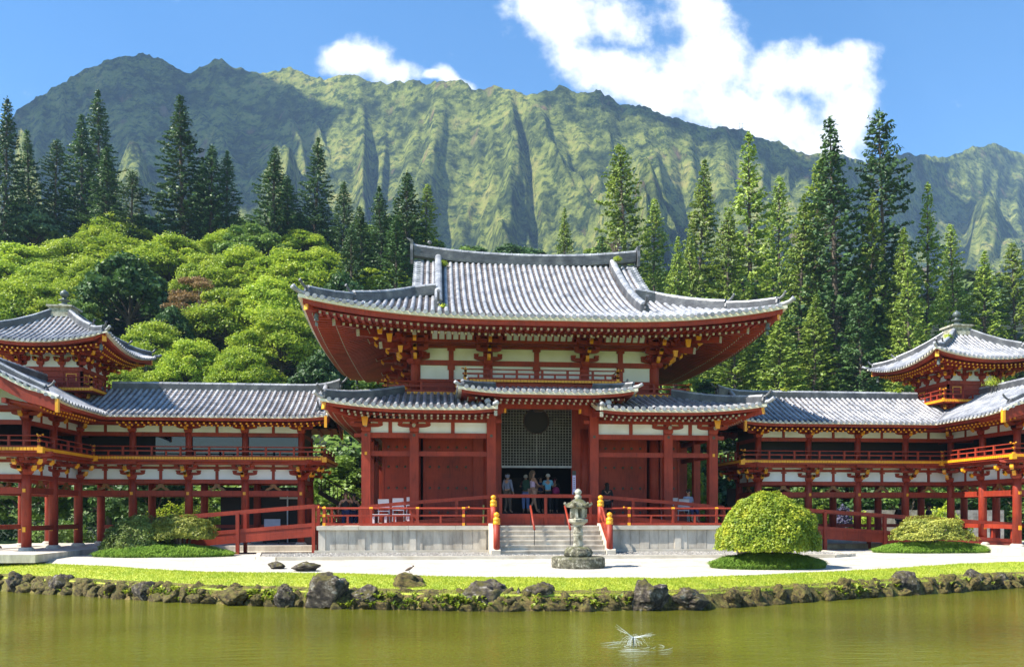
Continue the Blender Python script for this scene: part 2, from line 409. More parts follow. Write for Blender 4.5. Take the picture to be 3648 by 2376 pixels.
# ------------------------------------------------------------------ timber details
def boat(w, h, t):        # outline of a curved bracket arm, x,z
    return [(-w/2, h), (-w/2, h*.55), (-w*.46, h*.3), (-w*.36, h*.08), (-w*.24, 0), (w*.24, 0), (w*.36, h*.08), (w*.46, h*.3), (w/2, h*.55), (w/2, h)]
def block(mb, x, y, z, s=.2, h=.14):
    q = s*.72
    mb.poly([(x-q/2,y-q/2,z),(x+q/2,y-q/2,z),(x+q/2,y+q/2,z),(x-q/2,y+q/2,z),(x-s/2,y-s/2,z+h*.45),(x+s/2,y-s/2,z+h*.45),(x+s/2,y+s/2,z+h*.45),(x-s/2,y+s/2,z+h*.45),
             (x-s/2,y-s/2,z+h),(x+s/2,y-s/2,z+h),(x+s/2,y+s/2,z+h),(x-s/2,y+s/2,z+h)],
            [(3,2,1,0),(0,1,5,4),(1,2,6,5),(2,3,7,6),(3,0,4,7),(4,5,9,8),(5,6,10,9),(6,7,11,10),(7,4,8,11),(8,9,10,11)])
def bracket_proto(steps, w, sh, sd, tail=False, gold=True, diag=False, k=1.0, name='bracket_set'):
    """origin on column top, outward = -Y.  returns object with gold/painted tips as sub-part"""
    r = MB(); g = MB(); e = MB()
    block(r, 0, 0, 0, .36*k, .2*k)
    z = .2*k
    for i in range(steps+1):
        y = -sd*i; ww = w*(1 if i == 0 else .9)
        r.prism([(x, zz+z) for x, zz in boat(ww, sh*.55, 0)], y-.065*k, y+.065*k)
        for bx in (-ww*.42, 0, ww*.42): block(r, bx, y, z+sh*.55, .19*k, sh*.4)
        if i < steps:
            z2 = z+.004; L = sd*(i+1)+.16*k
            r.box(-.06*k, .06*k, -L, 0, z2, z2+sh*.5)
            (g if gold else e).box(-.064*k, .064*k, -L-.05*k, -L+.002, z2-.004, z2+sh*.52)
            g.prism([(-L-.05*k, z2+sh*.5), (-L-.05*k, z2-.0), (-L+.06*k, z2-.09*k), (-L+.10*k, z2-.005)], -.066*k, .066*k, (Vector((0,0,0)), Vector((0,1,0)), Vector((1,0,0))))
        z += sh
    if tail:
        L = sd*steps+.42
        r.beam((0, 0, z+.28), (0, -L, z-.36), .15, .2); e.beam((0, -L, z-.36), (0, -L-.03, z-.375), .155, .21)
    o = r.build(name, 'red')
    if g.v: gg = g.build('gilt_tip', 'gold', o)
    if e.v: ee = e.build('painted_end', 'endpaint', o)
    return o
def railing(parent, p0, p1, h=.42, name='balustrade', post_sp=1.0, gold_every=True, r=.03, endposts=(True, True), ext=.12, name2='gilt_fitting', scale=1):
    """kouran: ground rail, mid rail, round top rail, posts with small posts between"""
    p0 = Vector(p0); p1 = Vector(p1); d = (p1-p0); L = d.length; u = d/L; mb = MB(); g = MB(); k = scale
    mb.beam(p0+Vector((0,0,.04*k)), p1+Vector((0,0,.04*k)), .09*k, .08*k)
    e0 = p0-u*ext*1.0; e1 = p1+u*ext
    mb.beam(e0+Vector((0,0,h*.58)), e1+Vector((0,0,h*.58)), .06*k, .06*k)
    mb.tube([e0+Vector((0,0,h+.03)), p0+Vector((0,0,h)), p1+Vector((0,0,h)), e1+Vector((0,0,h+.03))], r, 8)
    n = max(1, int(round(L/post_sp)))
    for i in range(n+1):
        p = p0+u*(L*i/n)
        mb.beam(p+Vector((0,0,.08*k)), p+Vector((0,0,h-.02)), .09*k, .09*k)
        if gold_every or i in (0, n): g.tube([p+Vector((0,0,h))-u*.06, p+Vector((0,0,h))+u*.06], r*1.25, 8)
        if i < n:
            q = p+u*(L/n/2); mb.beam(q+Vector((0,0,.08*k)), q+Vector((0,0,h*.56)), .07*k, .07*k)
    for p, s_ in ((p0, -1), (p1, 1)):
        e = p+u*s_*ext
        for z in (h*.58, .04*k): g.beam(p+u*s_*(.05*k)+Vector((0,0,z)), p-u*s_*.05*k+Vector((0,0,z)), .11*k, .1*k)
        g.tube([e+Vector((0,0,h+.03)), e+u*s_*.04+Vector((0,0,h+.035))], r*1.2, 8)
    o = mb.build(name, 'red', parent); g.build(name2, 'gold', o); return o
PROTO = []
def proto(*a, **k):
    o = bracket_proto(*a, **k); PROTO.append(o); return o
V3 = Vector
X_, Y_ = V3((1,0,0)), V3((0,1,0))
def giboshi(mb, x, y, z, s=1.0):      # onion finial and collar on a post
    mb.lathe([(.095,0),(.1,.02),(.1,.1),(.085,.12),(.1,.14),(.1,.2),(.08,.23),(.055,.25),(.05,.27),(.078,.30),(.085,.34),(.07,.38),(.03,.41),(.005,.43)], (x,y,z), 14, s, s)
def giboshi_s(mb, x, y, z, r, h):
    mb.lathe([(r*a, h*b) for a, b in ((1,0),(1.06,.04),(1.06,.24),(.9,.28),(1.06,.33),(1.06,.48),(.82,.54),(.55,.58),(.5,.62),(.8,.70),(.88,.80),(.72,.90),(.3,.97),(.05,1))], (x,y,z), 14)

# ================================================================== CENTRAL HALL
hall = thing('temple_hall', 'large central red temple hall with sweeping two tier grey tiled roof', 'temple hall', (0, 6, 0))
red = MB()
# --- stone platform
mb = MB(); HX = 8.35; rnd = random.Random(3)
def stone_wall(mb, x0, x1, y, z0, z1, pil, back=None):
    xs = sorted(pil); segs = [x0]+xs+[x1]
    mb.box(x0, x1, y+.06, y+.5, z0, z1)
    for i in range(len(segs)-1):
        a, b = segs[i], segs[i+1]; n = max(1, int((b-a)/.36)); w = (b-a)/n
        for k in range(n): mb.box(a+k*w+.009, a+(k+1)*w-.009, y+.03+rnd.uniform(0,.02), y+.062, z0+.02, z1)
    for p in xs: mb.box(p-.12, p+.12, y, y+.2, z0, z1)
stone_wall(mb, -HX, -2.2, -1.4, .2, .98, [-8.22, -6.8, -4.95, -2.4])
stone_wall(mb, 2.2, HX, -1.4, .2, .98, [8.22, 6.8, 4.95, 2.4])
mb.box(-HX, -HX+.05, -1.34, 13.4, .2, .98); mb.box(HX-.05, HX, -1.34, 13.4, .2, .98); mb.box(-HX, HX, 13.3, 13.4, .2, .98)
mb.box(-2.2, 2.2, -1.33, -.9, .2, .98)
mb.build('platform_wall', 'granite', hall)
mb = MB(); xs = [-HX-.05, -6.9, -5.1, -3.4, -2.0]
for sgn in (1, -1):
    for i in range(4):
        a, b = sgn*xs[i], sgn*xs[i+1]; a, b = min(a,b), max(a,b); mb.box(a+.004, b-.004, -1.47, -.6, .985, 1.13)
mb.box(-1.98, 1.98, -1.44, -.6, .985, 1.125)
mb.box(-HX-.05, HX+.05, -.595, 13.45, .985, 1.128)
for sgn in (1,-1): mb.box(sgn*2.2, sgn*(HX+.12), -1.52, -1.42, .12, .25)
build_each(mb, 'cap_stone', 'granite_cap', hall)
# --- steps
mb = MB()
for i in range(6):
    y = -1.45-.26*(6-i); z = .13+.168*(i+1); mb.box(-1.86, 1.86, y, -1.40-.0005*i, z-.168+.001*i, z-.045); mb.box(-1.86, 1.86, y-.03, -1.402, z-.044, z)
mb.build('stone_steps', 'granite', hall)
for sgn in (-1, 1):
    mb = MB()
    q = [(-3.15, .1), (-3.15, .3), (-1.5, 1.22), (-1.42, 1.22), (-1.42, .1)]
    mb.prism(q, 0, .32, (V3((sgn*1.87, 0, 0)), V3((0,1,0)), V3((sgn,0,0))))
    mb.build('stair_cheek', 'granite_cap', hall)
# --- newel posts and stair rails
for sgn in (-1, 1):
    for (y, z0, z1, zc, r) in ((-3.0, .12, 1.22, 1.64, .115), (-1.4, 1.12, 1.86, 2.27, .115)):
        mb = MB(); mb.cyl((sgn*2.0, y, z0), r, z1-z0, 16); o = mb.build('newel_post', 'red', hall, True)
        g = MB(); giboshi_s(g, sgn*2.0, y, z1-.02, r*1.02, zc-z1+.02); g.build('gilt_finial', 'gold', o, True)
    mb = MB(); x = sgn*2.0
    mb.tube([(x,-1.45,1.80),(x,-1.7,1.78),(x,-2.1,1.5),(x,-2.6,1.12),(x,-2.95,.95)], .045, 8)
    mb.beam((x,-1.45,1.52),(x,-2.95,.68), .06, .07); mb.beam((x,-1.45,1.24),(x,-2.95,.36), .08, .08)
    for y, z in ((-1.9,1.35),(-2.45,1.0)): mb.beam((x,y,z-.25),(x,y,z+.33), .07, .07)
    mb.build('stair_balustrade', 'red', hall)
# --- platform balustrades
for sgn in (-1, 1):
    railing(hall, (sgn*8.15, -1.3, 1.15), (sgn*3.1, -1.3, 1.15), .62, 'balustrade', 1.68, r=.038, ext=.18)
    mb = MB()
    for z, h in ((1.19,.08),(1.51,.07)): mb.beam((sgn*3.0,-1.3,z),(sgn*2.05,-1.3,z), .08, h)
    mb.tube([(sgn*3.1,-1.3,1.78),(sgn*2.08,-1.3,1.76)], .035, 8); mb.beam((sgn*2.18,-1.3,1.15),(sgn*2.18,-1.3,1.75), .1, .1)
    mb.build('balustrade_end', 'red', hall)
    railing(hall, (sgn*8.15, -1.1, 1.15), (sgn*8.15, 12.9, 1.15), .62, 'balustrade', 2.0, r=.038)
# --- lower storey columns (front row, sides, back)
CX = [-6.75, -4.94, -2.0, 2.0, 4.94, 6.75]
for y in (0, 4.0, 8.0, 12.0):
    for x in CX:
        if y in (4.0, 8.0) and abs(x) < 6: continue
        top = 5.42 if (y == 0 and abs(x) < 2.5) else 4.66
        mb = MB(); mb.box(x-.17, x+.17, y-.17, y+.17, 1.135, top); mb.box(x-.24, x+.24, y-.24, y+.24, 1.13, 1.2) if False else None
        c = mb.build('column', 'red', hall)
        if y == 0:
            g = MB(); g.box(x-.05, x+.05, y-.185, y-.172, 4.5, 4.6); g.build('stud', 'stud', c)
            if abs(x) > 6: g = MB(); g.box(x-.045, x+.045, y-.19, y-.172, 3.8, 3.92); g.build('gilt_plate', 'gold', c)
for y in (2.0, 9.9):
    for x in (-4.94, -2.0, 2.0, 4.94):
        mb = MB(); mb.cyl((x, y, 1.135), .2, 3.9, 16); mb.build('inner_column', 'red', hall, True)
for x in (-6.75, 6.75):
    mb = MB(); mb.box(x-.14, x+.14, 1.9, 2.18, 1.135, 4.66); mb.build('column', 'red', hall)
# --- beams of the lower storey
mb = MB()
segs = [(-6.75,-4.94),(-4.94,-2.0),(2.0,4.94),(4.94,6.75)]
for a, b in segs:
    a += .17; b -= .17
    mb.box(a, b, -.1, .1, 4.46, 4.65); mb.box(a, b, -.09, .09, 3.77, 3.95)
for sgn in (-1, 1):
    mb.box(sgn*1.6, sgn*7.35, -.085, .085, 5.06, 5.19)
    mb.box(sgn*6.92, sgn*7.2, -.07, .07, 4.48, 4.62)
    for y0, y1 in ((.17,1.9),(2.18,3.83),(4.17,7.83),(8.17,11.83)):
        mb.box(sgn*6.65, sgn*6.85, y0, y1, 4.46, 4.65); mb.box(sgn*6.66, sgn*6.84, y0, y1, 3.77, 3.95)
    mb.box(sgn*6.665, sgn*6.835, -.6, 12.6, 5.06, 5.185)
mb.box(-1.83, 1.83, -.1, .1, 5.62, 5.80)
mb.box(-2.6, 2.6, -.12, .12, 5.81, 5.93)
mb.box(-1.83, 1.83, 1.8, 1.95, 5.93, 6.1)
build_each(mb, 'tie_beam', 'red', hall)
# plaster panels between bracket arms
for a, b in segs:
    m_ = (a+b)/2 if b-a < 2.2 else None
    if m_ is None: cuts = [a+.17, (a*.5+b*.5)+( -.1 if abs(a) > abs(b) else .1)*0, b-.17]
    else: cuts = [a+.17, m_, b-.17]
    for i in range(2):
        p = MB(); p.box(cuts[i]+.05*(i == 1), cuts[i+1]-.05*(i == 0), -.02, .02, 4.655, 5.06); p.build('plaster_panel', 'plaster', hall)
    p = MB(); p.box(cuts[1]-.07, cuts[1]+.07, -.05, .05, 4.655, 5.058); p.build('strut', 'red', hall)
for sgn in (-1, 1):
    p = MB(); p.box(sgn*6.73, sgn*6.77, .17, 11.8, 4.655, 5.06); p.build('plaster_panel', 'plaster', hall)
PB0 = proto(0, 1.25, .26, .3, name='bracket_set')
gg = MB(); gg.box(-.07, .07, -.36, .1, .2, .3); 
g2 = MB(); g2.tube([(0,-.36,.25),(0,-.40,.25)], .075, 10); e_ = g2.build('painted_end', 'endpaint', PB0)
for x in CX:
    if abs(x) < 2.5: continue
    place(PB0, hall, (x, 0, 4.66))
for sgn in (-1, 1):      # corner: gilt beam nose
    mb = MB(); mb.box(sgn*6.66, sgn*6.84, -.62, -.1, 5.0, 5.19); n_ = mb.build('beam_nose', 'red', hall)
    g = MB(); g.poly([(sgn*6.75-.13,-.645,5.2),(sgn*6.75+.13,-.645,5.2),(sgn*6.75+.08,-.645,4.86),(sgn*6.75-.08,-.645,4.86),(sgn*6.75-.13,-.6,5.2),(sgn*6.75+.13,-.6,5.2),(sgn*6.75+.08,-.6,4.86),(sgn*6.75-.08,-.6,4.86)],
        [(0,1,2,3),(7,6,5,4),(0,4,5,1),(1,5,6,2),(2,6,7,3),(3,7,4,0)]); g.build('gilt_tip', 'gold', n_)
    mb = MB(); mb.prism([(x, z+5.38) for x, z in boat(1.0, .26, 0)], -.09, .09, (V3((sgn*2.0,0,0)), X_, Y_)); n_ = mb.build('bracket_arm', 'red', hall)
    mb = MB(); mb.prism([(x, z+5.3) for x, z in boat(.9, .3, 0)], -.09, .09, (V3((sgn*2.0,-.2,0)), Y_, X_)); n_ = mb.build('bracket_arm', 'red', hall)
    g = MB(); g.box(sgn*1.42, sgn*1.5, -.095, .095, 5.46, 5.64); g.build('gilt_tip', 'gold', n_)
# --- studded doors (behind the front columns)
def door(x0, x1, y, cols, label=None):
    d = MB(); d.box(x0, x1, y, y+.1, 1.13, 4.6); o = d.build('door', 'red', hall)
    f = MB(); f.box(x0-.09, x0-.002, y-.03, y+.12, 1.13, 4.64); f.box(x1+.002, x1+.09, y-.03, y+.12, 1.13, 4.64); f.box(x0-.09, x1+.09, y-.03, y+.12, 4.602, 4.7); f.build('door_frame', 'red', o)
    for z in (1.62, 2.62, 3.48, 4.28):
        st = MB()
        for k in range(cols):
            x = x0+(x1-x0)*(k+.5)/cols; st.tube([(x, y, z), (x, y-.035, z)], [.055, .03], 10)
        st.build('door_studs', 'stud', o)
door(-6.2, -5.2, 2.05, 3); door(-4.55, -2.35, 2.05, 6); door(2.35, 4.55, 2.05, 6); door(5.3, 5.95, 2.05, 2)
mb = MB()
for sgn in (-1, 1):
    mb.box(sgn*2.0, sgn*4.94, 2.1, 2.2, 4.7, 6.3); mb.box(sgn*4.94, sgn*6.3 if sgn < 0 else 5.98, 2.1, 2.2, 4.7, 5.3)
    mb.box(sgn*1.45, sgn*2.6, 1.93, 2.03, 1.13, 5.95)
    mb.box(sgn*4.89, sgn*4.99, 2.2, 9.9, 1.13, 6.3)
mb.box(-4.94, 4.94, 9.85, 9.95, 1.13, 6.3); mb.box(-1.46, 1.46, 1.93, 2.03, 5.93, 6.3)
build_each(mb, 'wall_board', 'red', hall)
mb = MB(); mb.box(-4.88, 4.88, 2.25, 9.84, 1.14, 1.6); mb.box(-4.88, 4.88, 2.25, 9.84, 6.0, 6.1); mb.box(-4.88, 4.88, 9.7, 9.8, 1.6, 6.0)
mb.box(-1.45, 1.45, 1.5, 2.24, 1.135, 1.6); build_each(mb, 'shade_lining', 'dark', hall)  # near-black floor, ceiling and back stand in for the unlit interior
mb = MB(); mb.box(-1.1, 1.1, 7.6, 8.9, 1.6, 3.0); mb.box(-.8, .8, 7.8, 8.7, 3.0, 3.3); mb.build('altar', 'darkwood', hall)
# --- lattice with round opening
mb = MB(); cxo, czo, ro = -.02, 5.36, .52
def lat(p0, p1, w):     # clip bars to leave the round opening
    p0 = V3(p0); p1 = V3(p1); n = int((p1-p0).length/.04); run = None
    for i in range(n+1):
        p = p0.lerp(p1, i/n); inside = (p.x-cxo)**2+(p.z-czo)**2 < ro*ro
        if not inside and run is None: run = p
        if (inside or i == n) and run is not None:
            if (p-run).length > .03: mb.beam(run, p, w, w)
            run = None
for i in range(25): x = -1.44+2.88*i/24; lat((x, 1.9, 3.52), (x, 1.9, 5.93), .028 if i != 12 else .055)
for i in range(1, 21): z = 3.52+2.41*i/21; lat((-1.44, 1.9, z), (1.44, 1.9, z), .028)
lt = mb.build('lattice_screen', mat('grey_lattice', (.24,.24,.21), (.15,.15,.13), 5, .6, 0), hall)
mb = MB(); mb.box(-1.44, 1.44, 1.86, 1.95, 3.45, 3.54); mb.build('lattice_sill', mat('pale_sill', (.38,.40,.42), (.25,.26,.28), 5, .5, 0), lt)
mb = MB(); mb.tube([(cxo+ro*math.cos(a*PI/20), 1.9, czo+ro*math.sin(a*PI/20)) for a in range(41)], .028, 6); mb.build('round_opening_frame', 'darkwood', lt)
mb = MB(); mb.tube([(cxo, 2.05, czo), (cxo, 2.09, czo)], ro*1.02, 28); mb.build('opening_shade_disc', 'dark', lt)  # solid near-black disc stands in for the shade behind the hole
mb = MB(); mb.box(-.2, .14, .9, 1.1, 5.75, 5.93); mb.prism([(x-.03, z+5.62) for x, z in boat(.4, .14, 0)], .92, 1.08); mb.build('hanging_bracket', 'darkwood', hall)

# --- lower (pent) roof: left and right parts, sides, back
rf = Roof()
ZL = 5.42
def lift(c, L, n=3.2): return L*max(0, 1-c/n)**2.2
AX = 8.2; 
for sgn in (-1, 1):
    U = V3((1,0,0)) if sgn < 0 else V3((-1,0,0))     # a runs from the outer corner inwards
    Z = lambda a, d: ZL+.24*d+.02*d*d+lift(a, .26, 3.4)*max(0, 1-d/2.9)+.07*max(0, 1-(6.25-a)/.8)*max(0,1-d/2.9)
    O = (sgn*AX, -1.9, 0)
    rf.slope(O, U, Y_, .05, 6.25, lambda a: min(a, 2.9), Z, .255, .072)
    rf.eave(O, U, Y_, 0, 6.25, Z, .1, 2.0, .23, rw=.085, hipR=False, tiers=((.38,.8,.1),(.68,None,.2)), fh=.1, ch=.1)
    # side
    O = (sgn*AX, -1.9, 0); V = V3((-sgn,0,0))
    Zs = lambda a, d: ZL+.24*d+.02*d*d+(lift(a, .26, 3.4)+lift(15.8-a, .26, 3.4))*max(0, 1-d/2.9)
    rf.slope(O, Y_, V, .05, 15.75, lambda a: min(a, 15.8-a, 2.9) if min(a, 15.8-a) > 0 else 0, Zs, .255, .072)
    rf.eave(O, Y_, V, 0, 15.8, Zs, .1, 1.45, .23, rw=.085, tiers=((.38,.8,.1),(.68,None,.2)), fh=.1, ch=.1)
O = (-AX, 13.9, 0)
rf.slope(O, X_, V3((0,-1,0)), .05, 16.35, lambda a: min(a, 16.4-a, 2.9), lambda a, d: ZL+.24*d+.02*d*d+(lift(a,.26,3.4)+lift(16.4-a,.26,3.4))*max(0,1-d/2.9), .5, .072)
rf.eave(O, X_, V3((0,-1,0)), 0, 16.4, lambda a, d: ZL+lift(a,.26,3.4)+lift(16.4-a,.26,3.4), .1, 1.9, .4, rw=.085, tiers=((.38,.8,.1),(.68,None,.2)), fh=.1, ch=.1)
rf.build(hall, 'endpaint')
for sgn in (-1, 1):
    # hip ridges of the lower roof and the inner verge
    pts = [V3((sgn*(AX-t), -1.9+t, ZL+.24*t+.02*t*t+lift(t,.26,3.4)*max(0,1-t/2.9)+.06)) for t in (.12,.5,1,1.6,2.2,2.8)]
    ridge(hall, pts, .2, .24, 'hip_ridge', tips=[(pts[0], (sgn*1,-1,0), .62)])
    mb = MB(); mb.tube([pts[0]+V3((0,0,-.02)), pts[0]+V3((sgn*.2,-.2,.04)), pts[0]+V3((sgn*.32,-.32,.14))], [.07,.07,.08], 8); mb.build('corner_tile', 'tile', hall)
    mb = MB(); g = MB(); mb.beam((sgn*7.1, -.8, 5.2), (sgn*8.08, -1.78, 5.42), .14, .22); o = mb.build('hip_rafter', 'red', hall)
    g.beam((sgn*8.08, -1.78, 5.42), (sgn*8.12, -1.82, 5.43), .15, .24); g.build('gilt_tip', 'gold', o)
    # inner verge: cream bargeboard with painted end
    mb = MB(); x = sgn*1.93
    mb.sweep([(x,-1.97,ZL-.03+.06),(x,-1.2,ZL+.12),(x,-.2,ZL+.40),(x,.9,ZL+.72)], [(-.05,-.09),(-.05,.06),(.05,.06),(.05,-.09)]); mb.build('verge_board', 'cream', hall)
    mb = MB(); mb.sweep([(x+sgn*.02,-1.8,ZL-.12),(x+sgn*.02,-.2,ZL+.12)], [(-.05,-.16),(-.05,.0),(.05,.0),(.05,-.16)]); o = mb.build('verge_beam', 'red', hall)
    mb = MB(); mb.box(x-.06+sgn*.02, x+.06+sgn*.02, -1.85, -1.81, ZL-.29, ZL-.1); mb.build('painted_end', 'endpaint', o)
    mb = MB(); mb.tube([(x+sgn*.06,-2.0,ZL+.12),(x+sgn*.06,-1.3,ZL+.2),(x+sgn*.06,-.3,ZL+.45),(x+sgn*.06,.8,ZL+.8)], .08, 8); mb.ball((x,-2.02,ZL+.16), .09, 8); mb.ball((x+sgn*.3,-1.7,ZL+.24), .12, 8); mb.build('verge_tiles', 'tile', hall, True)
# --- raised middle roof over the entrance
rf = Roof(); A3 = 3.3; ZC = 6.02
Z3 = lambda a, d: ZC+.20*d+(lift(a, .17, 2.2)+lift(6.6-a, .17, 2.2))*max(0, 1-d/2.4)
O = (-A3, -1.9, 0)
rf.slope(O, X_, Y_, .05, 6.55, lambda a: min(a, 6.6-a, 2.4), Z3, .235, .07)
rf.eave(O, X_, Y_, 0, 6.6, Z3, .1, 1.8, .23, rw=.085, tiers=((.38,.85,.1),(.74,None,.2)), fh=.1, ch=.1)
for sgn in (-1, 1):
    Z = lambda a, d: ZC+.20*d+(lift(a, .17, 2.2))*max(0, 1-d/2.4)
    O = (sgn*A3, -1.9, 0)
    rf.slope(O, Y_, V3((-sgn,0,0)), .05, 2.7, lambda a: min(a, 1.4), Z, .235, .07)
    rf.eave(O, Y_, V3((-sgn,0,0)), 0, 2.7, Z, .1, 1.2, .23, rw=.085, tiers=((.38,.85,.1),(.74,None,.2)), fh=.1, hipR=False)
rf.build(hall, 'endpaint')
for sgn in (-1, 1):
    pts = [V3((sgn*(A3-t), -1.9+t, ZC+.20*t+lift(t,.17,2.2)*max(0,1-t/2.4)+.05)) for t in (.15,.5,.9,1.4)]
    ridge(hall, pts, .16, .15, 'hip_ridge', tips=[(pts[1], (sgn*1,-1,0), .5)])
    mb = MB(); mb.tube([pts[0], pts[0]+V3((sgn*.16,-.16,.02)), pts[0]+V3((sgn*.28,-.28,.08))], .065, 8); mb.build('corner_tile', 'tile', hall, True)
mb = MB(); mb.box(-2.6, 2.6, -.08, .9, 5.935, 6.05); mb.build('eave_purlin', 'red', hall)
# --- balconies of the upper storey
def gold_edge(parent, p0, p1, z0, z1, out, name='gilt_floor_ends', w=.13, gap=.02):
    p0 = V3(p0); p1 = V3(p1); L = (p1-p0).length; u = (p1-p0)/L; n = int(L/w); mb = MB(); q = MB(); out = V3(out)
    for i in range(n):
        a = p0+u*(L*i/n+gap/2); b = p0+u*(L*(i+1)/n-gap/2); zc = (z0+z1)/2
        mb.beam(V3((a.x,a.y,zc)), V3((b.x,b.y,zc)), .04, z1-z0)
    return mb.build(name, 'gold', parent)
mb = MB(); mb.box(-6.2, 6.2, 1.03, 12.0-.03, 6.27, 6.375); mb.box(-6.0, 6.0, 1.2, 11.8, 6.1, 6.268); mb.box(-3.08, 3.08, .03, 1.2, 6.64, 6.73); mb.box(-2.9, 2.9, .15, 1.2, 6.3, 6.638)
build_each(mb, 'balcony_floor', 'red', hall)
gold_edge(hall, (-6.22,1.0,0), (6.22,1.0,0), 6.275, 6.375, (0,-1,0)); gold_edge(hall, (-3.1,0,0), (3.1,0,0), 6.65, 6.735, (0,-1,0))
for sgn in (-1, 1):
    gold_edge(hall, (sgn*6.22,1.02,0), (sgn*6.22,11.98,0), 6.275, 6.375, (0,0,0)); gold_edge(hall, (sgn*3.1,.02,0), (sgn*3.1,.98,0), 6.65, 6.735, (0,0,0))
    railing(hall, (sgn*6.1,1.1,6.38), (sgn*3.3,1.1,6.38), .42, 'upper_balustrade', 1.4, gold_every=False, r=.025)
    railing(hall, (sgn*6.1,1.1,6.38), (sgn*6.1,10.9,6.38), .42, 'upper_balustrade', 1.6, gold_every=False, r=.025)
    railing(hall, (sgn*2.98,.1,6.74), (sgn*2.98,1.0,6.74), .40, 'entrance_balustrade', .9, gold_every=False, r=.025)
railing(hall, (-2.98,.1,6.74), (2.98,.1,6.74), .40, 'entrance_balustrade', 1.0, gold_every=False, r=.025)
# --- upper storey walls
WX = 4.94
cols = [(-WX,2),(-2.0,2),(2.0,2),(WX,2),(-WX,5.9),(WX,5.9),(-WX,9.8),(WX,9.8),(-2.0,9.8),(2.0,9.8)]
for x, y in cols:
    mb = MB(); mb.cyl((x, y, 6.38), .2, 1.9, 16); mb.build('upper_column', 'red', hall, True)
for x in (-3.5, 0, 3.5):
    mb = MB(); mb.box(x-.1, x+.1, 1.9, 2.05, 6.38, 8.3); mb.box(x-.16, x+.16, 1.89, 2.06, 8.2, 8.3); mb.box(x-.15, x+.15, 1.885, 2.06, 7.42, 7.58); mb.build('strut', 'red', hall)
mb = MB()
mb.box(-WX, WX, 1.88, 2.12, 7.6, 7.8); mb.box(-WX, WX, 1.88, 2.12, 6.95, 7.03); mb.box(-WX-.5, WX+.5, 1.86, 2.14, 8.3, 8.46)
for sgn in (-1, 1):
    for z0, z1 in ((7.6,7.8),(6.95,7.03),(8.3,8.46)): mb.box(sgn*(WX-.12), sgn*(WX+.12), 2.2, 9.7, z0+.002, z1-.002)
build_each(mb, 'upper_beam', 'red', hall)
for a, b in ((-WX,-3.5),(-3.5,-2),(-2,0),(0,2),(2,3.5),(3.5,WX)):
    for z0, z1 in ((7.03,7.6),(7.8,8.3)):
        mb = MB(); mb.box(a+.08, b-.08, 1.98, 2.02, z0, z1); mb.build('plaster_panel', 'plaster', hall)
mb = MB(); mb.box(-WX, WX, 1.97, 2.03, 6.3, 6.95); mb.box(-WX-.02, -WX+.02, 2, 9.8, 6.3, 8.9); mb.box(WX-.02, WX+.02, 2, 9.8, 6.3, 8.9); mb.box(-WX, WX, 9.78, 9.82, 6.3, 8.9); mb.box(-WX, WX, 1.99, 2.01, 8.46, 9.6)
build_each(mb, 'upper_wall', 'red', hall)
# --- three-step brackets
PB3 = proto(3, 1.15, .27, .45, tail=True, name='bracket_set')
mids = [(x, 2.0, 0) for x in (-2.0, 2.0)]
for x in (-2.0, 2.0): place(PB3, hall, (x, 1.9, 7.62), 0); place(PB3, hall, (x, 9.9, 7.62), PI)
for sgn in (-1, 1):
    for y in (2.0, 9.8):
        place(PB3, hall, (sgn*WX, 1.9 if y < 5 else 9.9, 7.62), 0 if y < 5 else PI)
        place(PB3, hall, (sgn*(WX+.1), y, 7.62), sgn*PI/2)
        if True:
            a = math.atan2(sgn, 1) if y < 5 else math.atan2(sgn, -1)
            o = place(PB3, hall, (sgn*(WX+.05), y+(-.05 if y < 5 else .05), 7.62), a, (1, 1.38, 1.02))
    place(PB3, hall, (sgn*(WX+.1), 5.9, 7.62), sgn*PI/2)
# stepped purlins
mb = MB()
for d, z in ((.45, 8.36), (.9, 8.60), (1.35, 8.78)):
    mb.box(-WX-d-.75, WX+d+.75, 2-d-.07, 2-d+.07, z, z+.15); mb.box(-WX-d-.75, WX+d+.75, 9.8+d-.07, 9.8+d+.07, z, z+.15)
    for sgn in (-1, 1): mb.box(sgn*(WX+d)-.07, sgn*(WX+d)+.07, 2-d-.75, 9.8+d+.75, z-.012, z+.138)
build_each(mb, 'eave_purlin', 'red', hall)
# sloping slatted coves between the brackets
cov = MB(); sl = MB()
for a, b in ((-4.3,-2.65),(-1.35,1.35),(2.65,4.3)):
    cov.poly([(a,1.02,8.47),(b,1.02,8.47),(b,.72,8.82),(a,.72,8.82)], [(0,1,2,3)])
    n = int((b-a)/.255)
    for i in range(n+1): x = a+(b-a)*i/n; sl.beam((x,1.0,8.45), (x,.69,8.82), .07, .05)
cv = cov.build('cove_plaster', 'plaster', hall); sl.build('cove_slats', 'red', cv)
mb = MB(); mb.box(-WX-.9, WX+.9, 1.04, 1.2, 8.36, 8.47); mb.build('cove_beam', 'red', hall)
